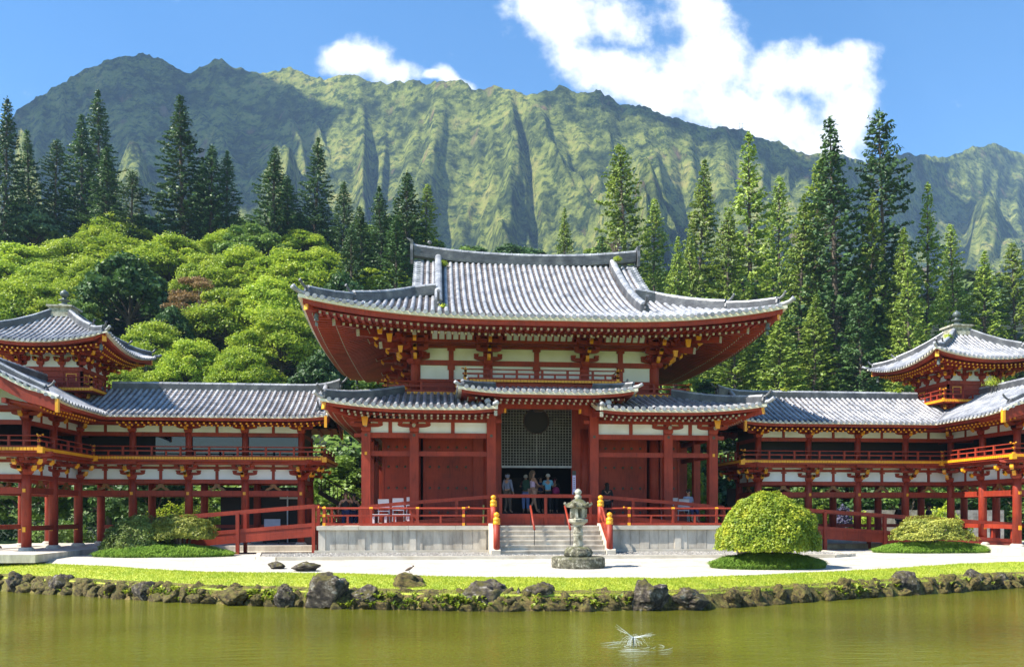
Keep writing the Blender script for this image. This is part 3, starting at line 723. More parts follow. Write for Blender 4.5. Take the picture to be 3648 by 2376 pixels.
# dragon-beam ends painted in pattern, at the two front corners
for sgn in (-1, 1):
    for k, (d, z) in enumerate(((1.3, 8.12), (2.1, 8.42), (2.9, 8.62))):
        mb = MB(); p0 = V3((sgn*(WX+.2), 1.8, z+.25)); p1 = V3((sgn*(WX+d*1.0), 2-d*1.0, z)); mb.beam(p0, p1, .15, .24); o = mb.build('corner_beam', 'red', hall)
        g = MB(); dd = (p1-p0).normalized(); g.beam(p1, p1+dd*.03, .16, .26); g.build('painted_end', 'endpaint', o)
    for (x, y, z, s_) in ((5.9,.35,8.35,.24),(5.5,.75,8.0,.2),(6.25,.1,8.6,.26)):
        g = MB(); x *= sgn; g.poly([(x-s_/2,y,z+s_*.7),(x+s_/2,y,z+s_*.7),(x+s_*.3,y,z-s_*.6),(x-s_*.3,y,z-s_*.6),(x-s_/2,y+.12,z+s_*.7),(x+s_/2,y+.12,z+s_*.7),(x+s_*.3,y+.12,z-s_*.6),(x-s_*.3,y+.12,z-s_*.6)],
            [(3,2,1,0),(4,5,6,7),(0,1,5,4),(1,2,6,5),(2,3,7,6),(3,0,4,7)]); g.build('gilt_boss', 'gold', hall)
# --- main roof
MA, MBk = 8.95, 8.0; ZM = 8.72; XG = 5.0; XW = 4.45; XD = 4.02
prof = lambda d: .29*d+.0308*d*d
ML = lambda c: .64*max(0, 1-c/7.2)**2.3
rf = Roof()
Zf = lambda a, d: ZM+prof(d)+ML(MA-abs(a))*max(0, 1-d/5.5)**1.2
for sgn in (-1, 1):
    O = (0, 6-sgn*MBk, 0); V = V3((0, sgn, 0)); sp = .255 if sgn > 0 else .5
    rf.slope(O, X_, V, -XG, XG, lambda a: 8.0, Zf, sp, .078)
    for q in (-1, 1):
        a0, a1 = (XG+.03, MA-.06) if q > 0 else (-MA+.06, -XG-.03)
        rf.slope(O, X_, V, a0, a1, lambda a: MA-abs(a), Zf, sp, .078, skip=((0,) if q > 0 else (1,)))
    rf.eave(O, X_, V, -MA, MA, Zf, .1, 3.9, .25 if sgn > 0 else .5, rw=.1, tiers=((.4,1.25,.1),(1.15,None,.3)), fh=.17, ch=.125)
for sgn in (-1, 1):
    O = (sgn*MA, 6, 0); V = V3((-sgn, 0, 0))
    Zs = lambda a, d: ZM+prof(d)+ML(MBk-abs(a))*max(0, 1-d/5.5)**1.2
    rf.slope(O, Y_, V, -MBk+.06, MBk-.06, lambda a: min(MBk-abs(a), MA-XW), Zs, .255, .078)
    rf.eave(O, Y_, V, -MBk, MBk, Zs, .1, 3.9, .25, rw=.1, tiers=((.4,1.25,.1),(1.15,None,.3)), fh=.17, ch=.125)
rf.build(hall, 'endpaint')
# gable walls and stacked verge tiles
for sgn in (-1, 1):
    pts = [(6-MBk+MA-XW, ZM+prof(MA-XW)-.1)]+[(6-MBk+d, ZM+prof(d)-.06) for d in (4.6,5.4,6.2,7,7.6,8)]
    full = pts+[(12-y, z) for y, z in reversed(pts[:-1])]
    mb = MB(); mb.prism(full, 0, .1, (V3((sgn*XW,0,0)), Y_, V3((sgn,0,0)))); mb.build('gable_wall', 'plaster', hall)
    mb = MB()
    for s2 in (-1, 1):
        path = [(sgn*(XG-.02), 6-s2*MBk+s2*d, ZM+prof(d)-.02) for d in (3.95,4.6,5.4,6.2,7,7.6,8)]
        mb.sweep(path, [(-.06,-.3),(-.06,-.04),(.06,-.04),(.06,-.3)])
    mb.build('bargeboard', 'red', hall)
    mb = MB()
    for s2 in (-1, 1):
        n = 18
        for i in range(n+1):
            d = 4.0+4.0*i/n; y = 6-s2*MBk+s2*d; z = ZM+prof(d)
            mb.tube([(sgn*(XG-.22), y, z+.05), (sgn*(XG+.12), y, z+.03)], .075, 8)
    mb.build('verge_tiles', 'tile', hall)
    # descending ridges
    for s2 in (-1, 1):
        path = [V3((sgn*XD, 6-s2*MBk+s2*d, ZM+prof(d)+.06)) for d in (1.95,2.6,3.4,4.2,5,5.8,6.6,7.3,7.9)]
        ridge(hall, path, .3, .3, 'descending_ridge', tips=[(path[0], (0,-s2,0), .75)])
        # hip ridge in two stages
        hp = lambda t: V3((sgn*(MA-t), 6-s2*(MBk-t), ZM+prof(t)+ML(t)*max(0,1-t/5.5)**1.2+.06))
        p_hi = [hp(t) for t in (1.75,2.3,2.9,3.5,3.95)]+[V3((sgn*(XD+.1), hp(3.95).y, hp(3.95).z+.12))]
        ridge(hall, p_hi, .26, .3, 'hip_ridge', tips=[(p_hi[0], (sgn,-s2,0), .7)])
        p_lo = [hp(t) for t in (.3,.7,1.1,1.7)]
        ridge(hall, p_lo, .22, .24, 'lower_hip_ridge', tips=[(p_lo[0], (sgn,-s2,0), .7)])
        mb = MB(); c = hp(.1); mb.tube([c+V3((-sgn*.2,s2*.2,0)), c, c+V3((sgn*.16,-s2*.16,.05)), c+V3((sgn*.28,-s2*.28,.16))], [.08,.08,.08,.1], 8); mb.build('corner_tile', 'tile', hall, True)
        mb = MB(); a = hp(.25); b = hp(3.4); zz = V3((0,0,-.5)); mb.beam(a+V3((0,0,-.42)), V3((b.x,b.y,8.95)), .18, .3); o = mb.build('hip_rafter', 'red', hall)
        g = MB(); u = V3((sgn,-s2,.05)).normalized(); g.beam(a+V3((0,0,-.42)), a+V3((0,0,-.42))+u*.05, .19, .31); g.build('gilt_tip', 'gold', o)
        # wind bell
        c = hp(.55)+V3((0,0,-.62)); mb = MB(); mb.tube([c+V3((0,0,.15)), c+V3((0,0,0))], .012, 5); mb.lathe([(.05,0),(.075,-.05),(.08,-.22),(.095,-.26)], c, 10); mb.tube([c+V3((0,0,-.2)), c+V3((0,0,-.36))], .01, 5); mb.box(c.x-.05,c.x+.05,c.y-.004,c.y+.004,c.z-.46,c.z-.34); mb.build('wind_bell', 'bronze', hall)
# main ridge (slightly sagging in the middle)
path = [V3((x, 6, ZM+prof(8)+.02+.30*(abs(x)/5.0)**2.2)) for x in (-5.12,-4.6,-4,-3,-2,-1,0,1,2,3,4,4.6,5.12)]
rg = ridge(hall, path, .34, .36, 'main_ridge')
for sgn in (-1, 1):
    mb = MB(); x = sgn*5.16; z = path[0].z
    mb.prism([(-.3,-.35),(-.34,.1),(-.26,.38),(-.3,.58),(-.12,.52),(0,.60),(.12,.52),(.3,.58),(.26,.42),(.34,.1),(.3,-.35)], 0, .12, (V3((x,6,z)), Y_, V3((sgn,0,0))))
    mb.tube([(x,6,z+.45),(x+sgn*.1,6,z+.62),(x+sgn*.3,6,z+.74)], [.08,.06,.02], 8); mb.ball((x-sgn*.75,6,z+.56), .11, 8, .7)
    mb.build('ridge_end_tile', 'ridge', rg)

# ================================================================== WING CORRIDORS
PW1 = proto(1, .95, .22, .32, name='bracket_set', k=.85)          # under the wing eaves
PW2 = proto(2, .95, .2, .36, name='bracket_set', k=.9)            # under the wing balconies
M['glass'] = mat('window_glass', (.006, .01, .02), None, 3, .02, 0, spec=.75)
def wing(sgn, label):
    w = thing('wing_corridor', label, 'temple wing', (sgn*15, 3.4, .3))
    S = lambda x: sgn*x
    cx = [9.54, 11.76, 13.96, 16.12, 18.2, 20.3]
    pts = [(x, y) for x in cx for y in (2.3, 4.5)]+[(x, y) for x in (18.2, 20.3) for y in (.2, -1.8)]
    for x, y in pts:
        mb = MB(); mb.lathe([(.16,.42),(.155,2.5),(.145,2.93)], (S(x), y, 0), 16); c = mb.build('lower_column', 'red', w, True)
        b = MB(); b.lathe([(.26,.3),(.25,.36),(.19,.42)], (S(x), y, 0), 16); b.build('stone_foot', 'granite', c)
        mb = MB(); mb.cyl((S(x), y, 3.8), .13, 1.02, 14); mb.build('upper_column', 'red', w, True)
        if (y < 3):
            g = MB(); g.box(S(x)-.05, S(x)+.05, y-.185, y-.15, 2.32, 2.44); g.build('gilt_plate', 'gold', c)
            if x > 18: g = MB(); g.box(S(x)-.05-.0, S(x)+.05, y-.19, y-.15, .95, 1.12); g.build('gilt_plate', 'gold', c)
    # beams, rows of plaster panels
    mb = MB(); rows = []
    for y in (2.3, 4.5):
        for i in range(5): rows.append((V3((S(cx[i]),y,0)), V3((S(cx[i+1]),y,0))))
    for x in (18.2, 20.3):
        for y0, y1 in ((2.3,.2),(.2,-1.8),(4.5,2.3)): rows.append((V3((S(x),y0,0)), V3((S(x),y1,0))))
    for y in (-1.8,): rows.append((V3((S(18.2),y,0)), V3((S(20.3),y,0))))
    rows.append((V3((S(9.54),2.3,0)), V3((S(9.54),4.5,0))))
    for p0, p1 in rows:
        if p0.y == 2.3 == p1.y and abs(p0.x) > 18: continue
        u = (p1-p0).normalized(); a = p0+u*.12; b = p1-u*.12; z = lambda h: V3((0,0,h))
        al = abs(u.x) > .5; e = .002 if al else 0
        mb.beam(a+z(2.86+e), b+z(2.86+e), .16, .16); mb.beam(a+z(2.38+e), b+z(2.38+e), .13, .22)
        mb.beam(a+z(4.73+e), b+z(4.73+e), .14, .16); mb.beam(a+z(3.40+e), b+z(3.40+e), .1, .1)
        mb.beam(a+z(5.14+e), b+z(5.14+e), .12, .12)
        if p0.x != p1.x and abs(p0.x) < 18: pass
        elif abs(u.x) < .5 and p0.y <= 2.3 or p0.y == -1.8: mb.beam(a+z(1.07+e), b+z(1.07+e), .14, .17)
        m_ = (p0+p1)/2
        for q0, q1 in ((a, m_-u*.06), (m_+u*.06, b)):
            for z0, z1 in ((2.94,3.35),(3.45,3.58),(4.81,5.08)):
                pm = MB(); pm.beam(q0+z((z0+z1)/2), q1+z((z0+z1)/2), .05, z1-z0); pm.build('plaster_panel', 'plaster', w)
        mb.beam(m_+z(2.94), m_+z(3.58), .11, .11); mb.beam(m_+z(4.81), m_+z(5.08), .1, .1)
        mb.beam(m_+z(3.28), m_+z(3.34), .2, .2)
        if p0.y < 3:    # frog-leg strut with gilt outline
            k = MB(); k.prism([(-.34,0),(-.26,.09),(-.14,.14),(-.09,.26),(.09,.26),(.14,.14),(.26,.09),(.34,0),(.2,0),(0,.12),(-.2,0)], -.03, .03, (m_+z(2.5), u, V3((-u.y,u.x,0)))); k.build('frog_leg_strut', 'dim_ochre', w)
    build_each(mb, 'tie_beam', 'red', w)
    # brackets
    front = [(x, 2.3, 0) for x in cx[:4]]
    for x, y, a in front:
        place(PW2, w, (S(x), y, 2.93), a); place(PW1, w, (S(x), y, 4.8), a)
    for y in (.2, -1.8):
        place(PW2, w, (S(18.2), y, 2.93), -sgn*PI/2); place(PW1, w, (S(18.2), y, 4.8), -sgn*PI/2)
    for x in (18.2, 20.3): place(PW2, w, (S(x), -1.8, 2.93), 0); place(PW1, w, (S(x), -1.8, 4.8), 0)
    place(PW2, w, (S(18.2), -1.8, 2.93), -sgn*PI/4, (1, 1.38, 1)); place(PW2, w, (S(18.2), 2.3, 2.93), -sgn*PI/4, (1, 1.38, 1)); place(PW1, w, (S(18.2), 2.3, 4.8), -sgn*PI/4, (1, 1.38, 1))
    place(PW2, w, (S(9.54), 2.3, 2.93), -sgn*PI/2); place(PW2, w, (S(9.54), 4.5, 2.93), -sgn*PI/2); place(PW2, w, (S(9.54), 2.3, 2.93), -sgn*PI/4, (1, 1.38, 1))
    for x in cx[:4]: place(PW2, w, (S(x), 4.5, 2.93), PI)
    # balcony floor
    mb = MB(); ed = MB()
    mb.box(S(8.5), S(17.23), 1.43, 5.4, 3.62, 3.78); mb.box(S(17.232), S(21.25), -2.9, 5.4, 3.618, 3.779)
    mb.box(S(8.75), S(18), 1.65, 1.79, 3.5, 3.616); mb.box(S(17.45), S(17.58), -2.6, 1.65, 3.502, 3.616); mb.box(S(17.6), S(21), -2.65, -2.52, 3.5, 3.616)
    build_each(mb, 'balcony_floor', 'red', w)
    gold_edge(w, (S(8.5),1.4,0), (S(17.18),1.4,0), 3.69, 3.79, 0 or (0,0,0), w=.11); gold_edge(w, (S(17.2),1.38,0), (S(17.2),-2.9,0), 3.692, 3.792, (0,0,0), w=.11)
    gold_edge(w, (S(17.2),-2.93,0), (S(21.25),-2.93,0), 3.69, 3.79, (0,0,0), w=.11); gold_edge(w, (S(8.47),1.4,0), (S(8.47),5.4,0), 3.692, 3.79, (0,0,0), w=.11)
    g = MB()
    for (x, y) in ((8.5,1.4),(17.2,1.4),(17.2,-2.93)): g.box(S(x)-.09, S(x)+.09, y-.09, y+.09, 3.6, 3.8)
    g.build('gilt_corner', 'gold', w)
    railing(w, (S(8.62),1.52,3.79), (S(17.3),1.52,3.79), .40, 'balustrade', 1.04, gold_every=False, r=.022, ext=.1, scale=.8)
    railing(w, (S(17.32),1.5,3.79), (S(17.32),-2.8,3.79), .40, 'balustrade', 1.04, gold_every=False, r=.022, ext=.1, scale=.8)
    railing(w, (S(17.32),-2.8,3.792), (S(21.15),-2.8,3.792), .40, 'balustrade', 1.04, gold_every=False, r=.022, ext=.1, scale=.8)
    railing(w, (S(8.62),1.52,3.792), (S(8.62),5.3,3.792), .40, 'balustrade', 1.04, gold_every=False, r=.022, ext=.1, scale=.8)
    # upper room: back wall, glass on the left wing, near-black screen standing in for the shade inside
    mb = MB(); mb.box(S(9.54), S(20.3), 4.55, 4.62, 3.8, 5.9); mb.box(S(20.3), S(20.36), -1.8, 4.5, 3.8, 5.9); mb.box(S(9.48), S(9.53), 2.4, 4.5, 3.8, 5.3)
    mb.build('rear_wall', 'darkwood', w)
    mb = MB(); mb.box(S(9.6), S(20.2), 3.1, 3.15, 3.8, 5.2); mb.box(S(19.2), S(19.25), -1.7, 3.1, 3.8, 5.2); mb.build('shade_screen', 'dark', w)
    if sgn < 0:
        for a, b in ((9.54,11.76),(11.76,13.96),(13.96,15.4)):
            mb = MB(); mb.box(S(a+.14), S(b-.14), 2.34, 2.36, 3.82, 4.65); mb.build('window_glass', 'glass', w)
    # roof
    rf = Roof(); ZE = 5.30; pr = lambda d: .42*d+.034*d*d; D = 2.7
    up = lambda a: .10*max(0, 1-(a-8.3)/1.6)**2
    rf.slope((0,.7,0), V3((S(1),0,0)), Y_, 8.42, 19.15, lambda a: D if a > 8.45 else D, lambda a, d: ZE+pr(d)+up(a)*max(0,1-d/3), .235, .062, dmin=lambda a: max(0, a-16.5))
    rf.eave((0,.7,0), V3((S(1),0,0)), Y_, 8.42, 16.5, lambda a, d: ZE+up(a), .1, 1.6, .23, rw=.075, hipL=0, hipR=-1, tiers=((.38,.75,.1),(.62,None,.2)), fh=.1, ch=.06)
    upf = lambda a: .12*max(0, 1-(a+3.35)/1.5)**2
    Z2 = lambda a, d: ZE+pr(d)+upf(a)*max(0,1-d/3)
    rf.slope((S(16.5),0,0), Y_, V3((S(1),0,0)), -3.3, 3.35, lambda a: D, Z2, .235, .062, dmin=lambda a: max(0, a-.7))
    rf.eave((S(16.5),0,0), Y_, V3((S(1),0,0)), -3.3, .7, lambda a, d: ZE+upf(a), .1, 1.6, .23, rw=.075, hipL=0, hipR=-1, tiers=((.38,.75,.1),(.62,None,.2)), fh=.1, ch=.06)
    rf.slope((0,6.1,0), V3((S(1),0,0)), V3((0,-1,0)), 8.42, 21.85, lambda a: min(D, 21.9-a), lambda a, d: ZE+pr(d), .47, .062)
    rf.slope((S(21.9),0,0), Y_, V3((-sgn,0,0)), -3.3, 6.05, lambda a: min(D, 6.1-a), Z2, .235, .062)
    rf.eave((0,6.1,0), V3((S(1),0,0)), V3((0,-1,0)), 8.42, 21.9, lambda a, d: ZE, .1, 1.6, .46, rw=.075, hipL=0, hipR=1, tiers=((.38,.75,.1),(.62,None,.2)), fh=.1, ch=.06)
    rf.eave((S(21.9),0,0), Y_, V3((-sgn,0,0)), -3.3, 6.1, lambda a, d: ZE+upf(a), .1, 1.6, .46, rw=.075, hipL=0, hipR=1, tiers=((.38,.75,.1),(.62,None,.2)), fh=.1, ch=.06)
    rf.build(w, 'gold')
    zr = ZE+pr(D)-.04
    ridge(w, [(S(x),3.4,zr+(.22*max(0,(9.4-x)/1.2)**2)) for x in (8.15,8.4,8.7,9.1,9.6,11,13,15,17.3)], .24, .27, 'main_ridge', tips=[(V3((S(8.15),3.4,zr+.18)), (-sgn,0,0), .6)])
    ridge(w, [(S(19.2),y,zr+(.22*max(0,(-2.4-y)/1.0)**2)) for y in (1.7,0,-1.6,-2.6,-3.1,-3.45)], .24, .27, 'main_ridge', tips=[(V3((S(19.2),-3.45,zr+.2)), (0,-1,0), .6)])
    # gable ends: bargeboards, verge tiles, descending ridges
    for (O, U, V) in (((S(19.2),-3.38,0), V3((-sgn,0,0)), V3((0,1,0))), ((S(19.2),-3.38,0), V3((sgn,0,0)), V3((0,1,0))), ((S(8.36),3.4,0), V3((0,-1,0)), V3((S(1),0,0))), ((S(8.36),3.4,0), V3((0,1,0)), V3((S(1),0,0)))):
        O = V3(O); q = [2.72,2.3,1.8,1.3,.8,.4,0]
        pth = [O+U*t+V3((0,0,ZE+pr(D-t)+(.1 if t > 2.2 else 0))) for t in q]
        mb = MB(); mb.sweep([p+V*.02 for p in pth], [(-.04,-.48),(-.04,-.07),(.04,-.07),(.04,-.48)]); bb = mb.build('bargeboard', 'red', w)
        mb = MB(); mb.sweep([p for p in pth], [(-.06,-.07),(-.06,.03),(.06,.03),(.06,-.07)]); mb.build('cream_edge', 'cream', w)
        g = MB(); g.beam(pth[0]+V3((0,0,-.49)), pth[0]+V3((0,0,-.05)), .1, .12); g.build('gilt_tip', 'gold', bb)
        mb = MB()
        for i in range(13):
            t = 2.6*i/12; p = O+U*t+V3((0,0,ZE+pr(D-t)+.05)); mb.tube([p-V*.08, p+V*.25], .06, 8)
        mb.build('verge_tiles', 'tile', w)
        ridge(w, [O+U*t+V*.34+V3((0,0,ZE+pr(D-t)+.05)) for t in (2.2,1.7,1.2,.6,.1)], .2, .24, 'descending_ridge', tips=[(O+U*2.2+V*.34+V3((0,0,ZE+pr(D-2.2)+.05)), U, .55)])
    # gable wall over the front columns
    mb = MB(); mb.prism([(-1.55,5.2),(-.8,5.9),(0,6.6),(.8,5.9),(1.55,5.2)], -.03, .03, (V3((S(19.25),-1.8,0)), X_, Y_)); mb.build('gable_wall', 'plaster', w)
    mb = MB(); mb.beam((S(17.5),-1.9,5.22),(S(21),-1.9,5.22), .14, .16); mb.beam((S(19.25),-1.88,5.3),(S(19.25),-1.88,6.5), .12, .12)
    for x, z in ((18.2,5.3),(20.3,5.3),(19.2,6.55),(16.8,5.16),(21.6,5.16)): mb.beam((S(x),-3.3,z),(S(x),-1.7,z), .14, .16)
    build_each(mb, 'gable_beam', 'red', w)
    # valley flashing roll
    mb = MB(); mb.tube([(S(16.5+t), .7+t, ZE+pr(t)+.03) for t in (0,.6,1.2,1.8,2.4)], .075, 6); mb.build('valley_tiles', 'tile', w)
    # stone base
    mb = MB(); mb.box(S(8.9), S(17.2), 1.2, 5.6, .05, .32); mb.box(S(16.6), S(21.9), -4.6, 5.6, .045, .3); build_each(mb, 'stone_base', 'granite', w)
    # low boards between the posts
    mb = MB()
    for i in range(4):
        mb.box(S(cx[i]+.14), S(cx[i+1]-.14), 4.44, 4.52, .95, 1.1)
    build_each(mb, 'low_rail', 'red', w)
    return w
lw = wing(-1, 'two storey red wing corridor with window glass upstairs, left of the central hall')
rw_ = wing(1, 'two storey red wing corridor with open dark upper floor, right of the central hall')
# black partition under the left wing and boards under the right wing
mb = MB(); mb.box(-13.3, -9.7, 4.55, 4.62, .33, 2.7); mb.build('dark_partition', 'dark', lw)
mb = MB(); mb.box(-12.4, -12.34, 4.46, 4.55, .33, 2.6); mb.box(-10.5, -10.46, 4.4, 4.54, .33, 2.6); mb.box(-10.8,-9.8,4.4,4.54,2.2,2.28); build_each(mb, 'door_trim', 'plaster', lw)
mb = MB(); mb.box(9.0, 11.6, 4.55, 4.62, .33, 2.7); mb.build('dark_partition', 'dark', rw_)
# stair behind the left wing end
mb = MB()
for i in range(14): mb.box(-9.3+.18*i-.0, -9.3+.18*i+.03, 6.2, 6.24, 2.55-.11*i, 3.3-.11*i)
mb.beam((-9.4,6.2,3.35),(-6.8,6.2,1.75), .05, .06); mb.beam((-9.4,6.2,2.55),(-6.8,6.2,.95), .08, .2); mb.build('rear_stair', 'darkwood', lw)

# ================================================================== CORNER TOWERS
PT = proto(2, .62, .2, .34, name='bracket_set', k=.7)
def tower(sgn, label):
    cx_, cy_ = sgn*19.2, 3.4
    t = thing('corner_tower', label, 'tower', (cx_, cy_, 5.6))
    mb = MB(); mb.box(cx_-.8, cx_+.8, cy_-.8, cy_+.8, 5.6, 6.3); mb.box(cx_-1.8, cx_+1.8, cy_-1.8, cy_+1.8, 6.3, 6.42)
    mb.box(cx_-1.15, cx_+1.15, cy_-1.15, cy_+1.15, 6.42, 7.3); mb.build('tower_body', 'red', t)
    mb = MB(); mb.box(cx_-1.1, cx_+1.1, cy_-1.1, cy_+1.1, 7.302, 8.2); mb.build('plaster_band', 'plaster', t)
    mb = MB()
    for s1 in (-1, 1):
        for x in (-1.12, -.4, .4, 1.12):
            mb.box(cx_+x-.06, cx_+x+.06, cy_+s1*1.14-.04, cy_+s1*1.14+.04, 6.42, 7.9); mb.box(cx_+s1*1.14-.04, cx_+s1*1.14+.04, cy_+x-.06, cy_+x+.06, 6.42, 7.9)
        mb.box(cx_-1.25, cx_+1.25, cy_+s1*1.16-.05, cy_+s1*1.16+.05, 7.18, 7.34); mb.box(cx_+s1*1.16-.05, cx_+s1*1.16+.05, cy_-1.25, cy_+1.25, 7.182, 7.338)
        mb.box(cx_-2.1, cx_+2.1, cy_+s1*1.82-.06, cy_+s1*1.82+.06, 8.0, 8.14); mb.box(cx_+s1*1.82-.06, cx_+s1*1.82+.06, cy_-2.1, cy_+2.1, 8.002, 8.138)
    mb.build('tower_posts', 'red', t)
    for s1 in (-1, 1):       # framed windows with a yellow line
        for x in (-.76, 0, .76):
            if abs(x) < .1: continue
            for face in (0, 1):
                g = MB(); a, b, z0, z1 = x-.2, x+.2, 6.78, 7.06
                def bx(x0, x1, z0_, z1_, o):
                    if face == 0: g.box(cx_+x0, cx_+x1, cy_+s1*o-.01, cy_+s1*o+.01, z0_, z1_)
                    else: g.box(cx_+s1*o-.01, cx_+s1*o+.01, cy_+x0, cy_+x1, z0_, z1_)
                bx(a, b, z1, z1+.035, 1.165); bx(a, b, z0-.035, z0, 1.165); bx(a, a+.03, z0, z1, 1.165); bx(b-.03, b, z0, z1, 1.165); g.build('window_frame', 'gold', t)
    for a in range(4):
        rot = Matrix.Rotation(a*PI/2, 3, 'Z')
        for x in (-1.12, -.4, .4, 1.12):
            p = rot @ V3((x, -1.12, 0)); place(PT, t, (cx_+p.x, cy_+p.y, 7.42), a*PI/2)
        p = rot @ V3((1.12, -1.12, 0)); place(PT, t, (cx_+p.x, cy_+p.y, 7.42), a*PI/2+PI/4, (1, 1.4, 1))
        for x in (-.8, .8):
            p = rot @ V3((x, -.8, 0)); place(PT, t, (cx_+p.x, cy_+p.y, 5.78), a*PI/2)
        p = rot @ V3((.8, -.8, 0)); place(PT, t, (cx_+p.x, cy_+p.y, 5.78), a*PI/2+PI/4, (1, 1.4, 1))
    for p0, p1 in (((-1.85,-1.85),(1.85,-1.85)),((1.85,-1.85),(1.85,1.85)),((1.85,1.85),(-1.85,1.85)),((-1.85,1.85),(-1.85,-1.85))):
        e = .001 if p0[0] == p1[0] else 0
        gold_edge(t, (cx_+p0[0],cy_+p0[1],0), (cx_+p1[0],cy_+p1[1],0), 6.34+e, 6.44+e, (0,0,0), w=.1)
        k = .95; railing(t, (cx_+p0[0]*k,cy_+p0[1]*k,6.44+e), (cx_+p1[0]*k,cy_+p1[1]*k,6.44+e), .42, 'balustrade', .88, gold_every=False, r=.022, ext=.14, scale=.75)
    rf = Roof(); A = 2.72; ZE = 8.06; pr = lambda d: .42*d+.085*d*d; L = lambda c: .42*max(0, 1-c/2.7)**2.0
    for a in range(4):
        rot = Matrix.Rotation(a*PI/2, 3, 'Z'); U = rot @ X_; V = rot @ Y_; O = V3((cx_, cy_, 0))-V*A
        Z = lambda a_, d: ZE+pr(d)+L(A-abs(a_))*max(0, 1-d/2.4)
        rf.slope(O, U, V, -A+.05, A-.05, lambda a_: min(A-abs(a_), A-.4), Z, .2, .055)
        rf.eave(O, U, V, -A, A, Z, .1, 1.55, .19, rw=.07, tiers=((.36,.72,.1),(.6,None,.2)), fh=.11, ch=.06)
    rf.build(t, 'gold')
    for s1 in (-1, 1):
        for s2 in (-1, 1):
            hp = lambda d: V3((cx_+s1*(A-d), cy_+s2*(A-d), ZE+pr(d)+L(d)*max(0,1-d/2.4)+.04))
            ridge(t, [hp(d) for d in (.95,1.4,1.9,2.35)], .17, .22, 'hip_ridge', tips=[(hp(.95), (s1,s2,0), .5)])
            ridge(t, [hp(d) for d in (.22,.55,.92)], .15, .16, 'lower_hip_ridge', tips=[(hp(.22), (s1,s2,0), .5)])
            mb = MB(); c = hp(.06); mb.tube([c, c+V3((s1*.12,s2*.12,.03)), c+V3((s1*.22,s2*.22,.1))], .055, 8); mb.build('corner_tile', 'tile', t, True)
            mb = MB(); a_ = hp(.18)+V3((0,0,-.3)); b_ = V3((cx_+s1*1.2, cy_+s2*1.2, 8.15)); mb.beam(a_, b_, .13, .2); o = mb.build('hip_rafter', 'red', t)
            g = MB(); u = (a_-b_).normalized(); g.beam(a_, a_+u*.04, .15, .23); g.build('gilt_tip', 'gold', o)
            g = MB(); a2 = a_.lerp(b_, .3)+V3((0,0,-.16)); g.beam(a2, a2-u*.12, .14, .16); g.build('gilt_boss', 'gold', t)
            c = hp(.35)+V3((0,0,-.5)); mb = MB(); mb.lathe([(.04,0),(.06,-.04),(.065,-.18),(.075,-.22)], c, 10); mb.tube([c+V3((0,0,.16)), c+V3((0,0,-.3))], .01, 5); mb.build('wind_bell', 'bronze', t)
    mb = MB(); mb.box(cx_-.46, cx_+.46, cy_-.46, cy_+.46, 9.5, 9.68); mb.box(cx_-.42, cx_+.42, cy_-.42, cy_+.42, 9.68, 9.9); mb.box(cx_-.5, cx_+.5, cy_-.5, cy_+.5, 9.9, 9.97)
    mb.build('finial_base', 'lantern', t)
    mb = MB(); mb.lathe([(.3,9.97),(.26,10.05),(.1,10.12),(.1,10.18),(.2,10.22),(.22,10.26),(.07,10.3),(.08,10.36)], (cx_,cy_,0), 16)
    mb.lathe([(.07,10.36),(.15,10.44),(.17,10.52),(.13,10.6),(.05,10.66),(.005,10.7)], (cx_,cy_,0), 16); mb.build('finial_jewel', 'bronze', t, True)
    return t
tower(-1, 'small square red tower with a pyramid tiled roof and jewel finial, above the left wing')
tower(1, 'small square red tower with sunlit pyramid roof and jewel finial, above the right wing')
for p in PROTO:
    for ch in list(p.children): bpy.data.objects.remove(ch)
    bpy.data.objects.remove(p)

# ================================================================== GROUND, POND, HILLS
def curve(pts, z):
    w = [on_z(u, v, z) for u, v in pts]
    return w
WL = [(-900,2060),(-300,2088),(0,2105),(235,2118),(459,2135),(765,2151),(1038,2162),(1256,2169),(1746,2177),(2100,2176),(2456,2171),(2700,2157),(2924,2138),(3291,2117),(3648,2091),(3950,2072),(4500,2045)]
GL = [(-900,1975),(-300,1992),(0,2001),(355,2015),(546,2028),(737,2037),(1038,2041),(1201,2041),(1582,2055),(2019,2058),(2400,2060),(2700,2049),(2924,2038),(3134,2027),(3449,2007),(3648,2001),(3950,1992),(4500,1975)]
def interp(T, u):
    for i in range(len(T)-1):
        if T[i][0] <= u <= T[i+1][0]: t = (u-T[i][0])/(T[i+1][0]-T[i][0]); t = t*t*(3-2*t)*.4+t*.6; return T[i][1]+(T[i+1][1]-T[i][1])*t
WZ = -.62
US = [-900+45*i for i in range(121)]
wl = [on_z(u, interp(WL, u), WZ) for u in US]; gl = [on_z(u, interp(GL, u), -.02) for u in US]
def lawn_pt(i, t):     # t: 0 at the water, 1 at the gravel
    a, b = wl[i], gl[i]; p = a.lerp(b, t); k = 1-max(0, 1-t)**2.2
    p.z = WZ-.05+(.33*min(1, t/.12))+(-.02-(WZ+.28))*k
    p.z += .02*noise.noise(V3((p.x*.8, p.y*.8, 0))); return p
mb = MB(); mb.grid([[lawn_pt(i, t) for i in range(len(US))] for t in (0,.03,.06,.12,.2,.3,.45,.6,.75,.9,1,1.03)])
lawn = tag(mb.build('lawn_bank', 'lawn'), kind='structure')
mb = MB(); mb.grid([[lawn_pt(i, t)+V3((0,0,.012+.05*max(0, noise.noise(V3((i*1.7, t*30, 2)))))) for i in range(len(US))] for t in (0,.03,.06,.1,.14,.18,.215)]); tag(mb.build('bank_soil', 'mossrock'), kind='structure')
mb = MB()
gz_ = lambda y: -.01+.12*max(0, min(1, (y+7)/4))
rows = []
